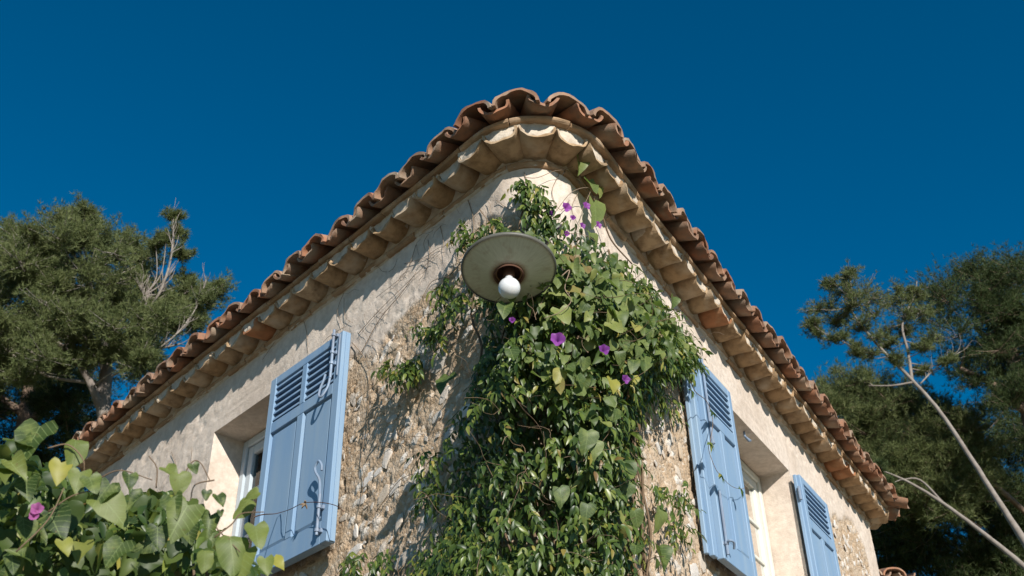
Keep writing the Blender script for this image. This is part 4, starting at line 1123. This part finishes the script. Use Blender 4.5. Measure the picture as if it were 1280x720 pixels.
for k in range(14):
    x = rnd.uniform(-100, 280); b = sight(x, 700, 2.65); pts = [np.array([b[0] + rnd.uniform(-.1, .1), b[1], ZG])]
    ztop = sight(x, 690, 2.65)[2]
    for j in range(1, 8): pts.append(np.array([b[0] + rnd.uniform(-.07, .07), b[1] + rnd.uniform(-.07, .07), ZG + (ztop - ZG) * j / 7]))
    m = MB(); c = curve(pts, 3); m.tube(c, [.011 * (1 - .7 * i_ / len(c)) for i_ in range(len(c))], 6); m.build('stem', MAT['stem'], bush, True)
PM = flower_mesh(MAT['petal_p'], 2)
for x, y, s_ in ((46, 636, .024), (42, 645, .018)):
    Rm = rot_from(np.array([[.2, 0, -1.]]), fc)[0]; q = sight(x, y, 1.93); link('flower', PM, bush, None, Matrix([[*(Rm[i_] * s_), q[i_]] for i_ in range(3)] + [[0, 0, 0, 1]]))
# long shoot reaching across the left shutter, with a withered bud
v, z = on_wall(379, 629, .13)
Q = [sight(318, 646, 2.6), sight(330, 643, 2.9)]
for x, y in ((345, 642), (362, 637), (379, 629), (400, 628), (420, 632), (430, 640)): vv_, zz_ = on_wall(x, y, .115); Q.append(P(vv_, .115, zz_))
m = MB(); m.tube(curve(Q, 5), .0017, 5); m.build('trailing_shoot', MAT['rust'], bush, True)
bc = P(v, .12, z); m = MB()
for k in range(9):
    d = np.array([rnd.uniform(-1, 1), rnd.uniform(-1, 1), rnd.uniform(-1, 1)]); d /= np.linalg.norm(d); m.tube([bc, bc + d * .012, bc + d * .02 + np.array([0, 0, -.006])], [.004, .0045, .001], 5)
m.build('withered_bud', MAT['drystem'], bush)

# ------------------------------------------------------------------ pines behind the house
def tuft_batch(cent, outd, nn_, ln, wd):
    """needle tufts: nn_ thin triangles fanning round each direction"""
    n_ = len(cent); c = np.repeat(cent, nn_, 0); d = unit(np.repeat(outd, nn_, 0) * .7 + rng.normal(0, .55, (n_ * nn_, 3)))
    L_ = ln * rng.uniform(.6, 1.15, (n_ * nn_, 1)); s_ = unit(np.cross(d, rng.normal(0, 1, d.shape))) * wd
    V = np.stack([c - s_, c + s_, c + d * L_], 1).reshape(-1, 3); Fs = np.arange(len(V)).reshape(-1, 3); return V, Fs, np.repeat(np.repeat(rng.random(n_) * .7, nn_) + rng.random(n_ * nn_) * .3, 3)
def pine(name, label, trunk, limbs, clumps, mat, bark, dens=1.0, ln=.095, dead=(), sub=15, group=None, tw=.010, dscale=1.0):
    """trunk/limbs: lists of (px,py,Y) with radii; clumps: (px,py,Y,radius m)"""
    pts = [np.array(sight(*q[:3])) if len(q) == 4 else np.array(q[0]) for q in trunk]; rr = [q[-1] for q in trunk]
    pts = [pts[0] + (pts[1] - pts[0]) * k / 6 for k in range(6)] + pts[1:]; rr = [rr[0] + (rr[1] - rr[0]) * k / 6 for k in range(6)] + rr[1:]
    t = empty(name, (pts[0][0], pts[0][1], ZG)); tag(t, label, 'tree', 'pines standing behind the house')
    c = curve(pts, 6); rad_ = np.interp(np.linspace(0, 1, len(c)), np.linspace(0, 1, len(rr)), rr)
    c = [q + np.array([rnd.uniform(-1, 1), rnd.uniform(-1, 1), 0]) * rad_[i_] * .10 for i_, q in enumerate(c)]
    m = MB(); m.tube(c, list(rad_), 10); m.build('trunk', bark, t, True)
    nodes = [(q, r_) for q, r_ in zip(c, rad_)]
    for L_ in limbs:
        lp = [np.array(sight(*q[:3])) for q in L_]; lr = [q[3] for q in L_]; cc = curve(lp, 5); ra = np.interp(np.linspace(0, 1, len(cc)), np.linspace(0, 1, len(lr)), lr)
        m = MB(); m.tube(cc, list(ra), 7); m.build('branch', bark, t, True); nodes += [(q, r_) for q, r_ in zip(cc, ra)]
    for L_ in dead:
        lp = [np.array(sight(*q[:3])) for q in L_]; lr = [q[3] for q in L_]; cc = curve(lp, 5); ra = np.interp(np.linspace(0, 1, len(cc)), np.linspace(0, 1, len(lr)), lr)
        m = MB(); m.tube(cc, list(ra), 6)
        for k in range(int(len(cc) * 1.6)):
            i_ = rnd.randrange(2, len(cc)); d = cc[i_] - cc[i_ - 1]; d = d / np.linalg.norm(d) + np.array([rnd.uniform(-.8, .8), rnd.uniform(-.8, .8), rnd.uniform(-.1, .9)]); a = cc[i_]; pts2 = [a]
            for j in range(4): d = d / np.linalg.norm(d) + np.array([rnd.uniform(-.3, .3), rnd.uniform(-.3, .3), rnd.uniform(-.1, .3)]); pts2.append(pts2[-1] + d / np.linalg.norm(d) * rnd.uniform(.05, .13))
            m.tube(curve(pts2, 2), [ra[i_] * .35 * (1 - j_ / 10) + .002 for j_ in range(9)], 4, False)
        m.build('dead_branch', MAT['bark_grey'], t, True)
    NP = np.array([q for q, _ in nodes]); tm = MB(); cents, outs = [], []
    for (x, y, Y, r_) in clumps:
        cp = np.array(sight(x, y, Y)); low = NP[:, 2] < cp[2] + .1
        dd = np.linalg.norm(NP - cp, axis=1) + np.where(low, 0, .35); j = int(np.argmin(dd)); a = NP[j]
        dist_ = np.linalg.norm(cp - a); mid = (a + cp) / 2 + np.array([rnd.uniform(-.1, .1), rnd.uniform(-.1, .1), -.10 * dist_])
        if dist_ < 1.1: tm.tube(curve([a, mid, cp], 4), [min(.022, .009 + dist_ * .005) * (1 - .08 * q) for q in range(9)], 5, False)
        for k in range(sub):
            d = np.array([rnd.gauss(0, 1), rnd.gauss(0, 1), rnd.gauss(.35, .8)]); d /= np.linalg.norm(d); e = cp + d * r_ * rnd.uniform(.4, 1.55) * np.array([1.1, 1.1, .8])
            b0 = cp - (cp - a) / (dist_ + 1e-6) * r_ * rnd.uniform(0, .5); md = (b0 + e) / 2 + np.array([0, 0, -.05 * r_])
            tw_ = curve([b0, md, e], 3); tm.tube(tw_, [.007 * tw / .010, .0065 * tw / .010, .006 * tw / .010, .005 * tw / .010, .004 * tw / .010, .004 * tw / .010, .003 * tw / .010][:len(tw_)], 3, False)
            nt_ = int(22 * dens * rnd.uniform(.7, 1.2))
            for q in range(nt_):
                tpar = rnd.random() ** .6; bq = b0 * (1 - tpar) ** 2 + 2 * md * tpar * (1 - tpar) + e * tpar ** 2
                cents.append(bq + np.array([rnd.gauss(0, 1), rnd.gauss(0, 1), rnd.gauss(0, 1)]) * r_ * .17); outs.append(d * .6 + np.array([0, 0, .5]))
    tag(tm.build('twigs', bark, t, True), kind='stuff')
    V, Fs, at_ = tuft_batch(np.array(cents), unit(np.array(outs)), 9, ln, .0042 * dscale)
    me = mesh('crown', V, Fs, False, {'rnd': at_}); tag(link('crown', me, t, mat), kind='stuff'); return t
def fill(poly, n_, Y0, Y1, r0, r1, gap=None):
    out = []; xs_ = [p_[0] for p_ in poly]; ys_ = [p_[1] for p_ in poly]; tries_ = 0
    while len(out) < n_ and tries_ < 20000:
        tries_ += 1; x, y = rnd.uniform(min(xs_), max(xs_)), rnd.uniform(min(ys_), max(ys_))
        if not inpoly(np.array([x]), np.array([y]), poly)[0][0]: continue
        if gap and any((x - a) ** 2 / (b * b) + (y - c_) ** 2 / (d * d) < 1 for a, c_, b, d in gap): continue
        out.append((x, y, rnd.uniform(Y0, Y1), rnd.uniform(r0, r1)))
    return out
def gp(px, Y): q = sight(px, 700, Y); return (np.array([q[0], q[1], ZG]),)
CL = fill([(-60, 320), (0, 300), (30, 285), (70, 272), (100, 268), (130, 285), (145, 292), (170, 300), (190, 320), (200, 340), (210, 400), (205, 440), (170, 470), (120, 460), (60, 465), (-60, 510)], 175, 12.2, 14.8, .2, .36)
CL += fill([(215, 345), (240, 338), (262, 345), (278, 358), (272, 380), (245, 410), (215, 450), (195, 430)], 16, 13, 14, .16, .26) + [(217, 272, 13.4, .12), (221, 290, 13.4, .12), (106, 270, 13.2, .22), (208, 300, 13.4, .14), (228, 318, 13.5, .14), (195, 305, 13.4, .14)]
pine('pine_tree', 'broad green pine with bare pale twigs rising behind the left eave', [(*gp(150, 13.5), .2), (170, 620, 13.5, .18), (131, 520, 13.5, .11), (133, 455, 13.5, .085), (120, 400, 13.4, .06), (110, 340, 13.3, .03)],
     [[(128, 515, 13.5, .07), (112, 477, 13.3, .055), (90, 444, 13.2, .04), (60, 420, 13.0, .03)], [(133, 455, 13.5, .04), (160, 415, 13.6, .03), (180, 370, 13.5, .02)], [(131, 480, 13.5, .03), (60, 470, 13.2, .02), (10, 440, 13.0, .014)]],
     CL, MAT['needle'], MAT['bark_grey'], .95,
     dead=[[(160, 440, 13.4, .025), (178, 400, 13.4, .024), (200, 365, 13.2, .02), (212, 330, 13.2, .016), (216, 300, 13.2, .011), (217, 268, 13.4, .006)], [(140, 470, 13.1, .02), (180, 448, 13.0, .017), (220, 418, 13.0, .012), (245, 385, 13.2, .008), (258, 350, 13.3, .005)],
           [(150, 460, 13.2, .03), (185, 440, 13.2, .02), (225, 430, 13.2, .014)], [(185, 400, 13.2, .02), (180, 370, 13.2, .014), (170, 345, 13.2, .01)]])
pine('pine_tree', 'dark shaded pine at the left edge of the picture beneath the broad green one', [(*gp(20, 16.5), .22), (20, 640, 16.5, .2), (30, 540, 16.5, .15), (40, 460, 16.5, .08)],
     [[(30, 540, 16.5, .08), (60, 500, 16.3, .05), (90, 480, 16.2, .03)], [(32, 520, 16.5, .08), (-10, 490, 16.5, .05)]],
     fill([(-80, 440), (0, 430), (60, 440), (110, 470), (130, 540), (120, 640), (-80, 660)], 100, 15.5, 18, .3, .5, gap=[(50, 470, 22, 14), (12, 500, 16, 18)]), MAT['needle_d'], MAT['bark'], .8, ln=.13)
# right-hand side
RC = [(1085, 365, 16, .30), (1050, 360, 16, .26), (1030, 385, 16, .26), (1060, 390, 16.2, .30), (1100, 385, 16.1, .30), (1020, 412, 16, .22), (1045, 420, 16, .22), (1125, 395, 16.2, .26), (1080, 410, 16, .24), (1105, 420, 16.1, .22), (1140, 375, 16.2, .22), (1065, 345, 16, .18), (1040, 352, 16, .16), (1130, 420, 16.3, .2), (1010, 405, 16, .14), (1148, 365, 16.3, .16), (1160, 395, 16.3, .2), (1085, 445, 16, .16),
      (1070, 372, 15.8, .25), (1115, 372, 16.4, .25), (1050, 400, 16.3, .22), (1108, 435, 16, .16), (1122, 452, 16, .16), (1075, 438, 16, .16), (1165, 425, 16.1, .18), (1152, 442, 16, .16), (1158, 470, 16.1, .14), (1090, 478, 16, .13), (1190, 450, 16, .14)]
RC = [(x + rnd.uniform(-9, 9), y + rnd.uniform(-7, 7), Y + rnd.uniform(-.3, .3), r_ * rnd.uniform(.7, 1.0)) for (x, y, Y, r_) in RC for _ in range(2)]
pine('leaning_pine', 'slender leaning pine with a thin pale trunk to the right of the house', [(*gp(1530, 16), .12), (1300, 705, 16, .075), (1262, 648, 16, .050), (1215, 575, 16, .039), (1175, 515, 16, .034), (1140, 475, 16, .031), (1105, 440, 16, .024), (1078, 408, 16, .02), (1062, 385, 16, .012)],
     [[(1140, 475, 16, .03), (1135, 440, 16.1, .026), (1128, 405, 16.1, .02), (1143, 370, 16.2, .014), (1146, 352, 16.2, .008)], [(1140, 478, 16, .02), (1115, 482, 16, .016), (1085, 482, 16, .008)], [(1105, 440, 16, .02), (1080, 440, 16, .014), (1050, 425, 16, .01)]],
     RC, MAT['needle'], MAT['bark_grey'], .34, dead=[[(1150, 480, 16, .014), (1170, 460, 16, .01), (1200, 440, 15.9, .006)]], tw=.010)
pine('leaning_pine', 'thin bare sapling slanting low beside the right eave end', [(*gp(1750, 15), .06), (1300, 725, 15, .045), (1240, 675, 15, .035), (1180, 630, 15, .027), (1140, 605, 15, .02), (1112, 592, 15, .013), (1100, 588, 15, .01)],
     [[(1180, 630, 15, .02), (1150, 600, 15, .015), (1125, 600, 15, .01)]], [(1102, 586, 15, .12), (1110, 605, 15, .12)], MAT['needle_d'], MAT['bark_grey'], .6)
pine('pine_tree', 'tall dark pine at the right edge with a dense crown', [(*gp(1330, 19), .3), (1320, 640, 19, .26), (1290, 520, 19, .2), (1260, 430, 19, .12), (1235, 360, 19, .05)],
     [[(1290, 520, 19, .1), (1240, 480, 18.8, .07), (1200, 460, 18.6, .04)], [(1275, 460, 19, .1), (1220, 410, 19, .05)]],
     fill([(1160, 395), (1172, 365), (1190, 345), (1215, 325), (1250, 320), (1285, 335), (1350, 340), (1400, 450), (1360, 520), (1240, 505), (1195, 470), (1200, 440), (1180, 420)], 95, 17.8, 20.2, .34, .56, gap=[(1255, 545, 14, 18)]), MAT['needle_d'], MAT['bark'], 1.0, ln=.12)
pine('pine_tree', 'mid green pine thicket crown just beyond the right roof edge', [(*gp(1420, 21.6), .12), (1300, 660, 21.6, .06), (1190, 560, 21, .06), (1150, 500, 21, .03)],
     [[(1170, 600, 21, .05), (1200, 540, 21, .03)], [(1170, 620, 21, .05), (1090, 540, 21, .03)]],
     fill([(1000, 475), (1030, 468), (1080, 480), (1120, 485), (1160, 488), (1220, 520), (1230, 640), (1100, 640), (1040, 560), (1000, 520)], 150, 19.8, 22.2, .34, .6), MAT['needle'], MAT['bark'], .85, ln=.14, dscale=1.3)
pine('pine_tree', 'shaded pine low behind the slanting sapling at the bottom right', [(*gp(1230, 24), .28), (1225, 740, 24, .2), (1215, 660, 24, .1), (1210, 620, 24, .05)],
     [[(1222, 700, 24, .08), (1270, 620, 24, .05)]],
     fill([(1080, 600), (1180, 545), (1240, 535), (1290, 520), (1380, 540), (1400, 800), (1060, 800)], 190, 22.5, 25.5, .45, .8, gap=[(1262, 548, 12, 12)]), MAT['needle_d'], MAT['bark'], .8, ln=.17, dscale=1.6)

# ------------------------------------------------------------------ small tiled wall top at the lower right
gw = empty('garden_wall', tuple(sight(1130, 712, 8.4) * np.array([1, 1, 0]) + np.array([0, 0, ZG])))
tag(gw, 'low wall capped with red roof tiles, just showing past the right end of the house', 'wall')
ga = sight(1095, 716, 8.2); gb = ga + dR * 0.0 + nR * 0; d_ = np.array([.98, .18, 0]); d_ /= np.linalg.norm(d_); n_ = np.cross(d_, UP); zt_ = sight(1120, 713, 8.2)[2]
f = lambda x, y, z_: np.array([ga[0], ga[1], 0]) + d_ * x + n_ * y + UP * z_
m = MB(); m.box(-.6, .24, -.42, -.02, ZG, zt_ - .10, f); m.build('masonry', MAT['mortar'], gw)
for k in range(4):
    me = RTk[k % 7]; x_ = -.5 + k * .20
    link('cap_tile', me, gw, None, frame_m(f(x_, .10, zt_), -np.cross(n_, UP) * -1, n_, UP, (1.05, 1, .9)))
    link('cap_tile', RTc[k], gw, None, frame_m(f(x_ + .1, .10, zt_ - .09), np.cross(n_, UP), n_, UP, (1.05, 1, .9)))
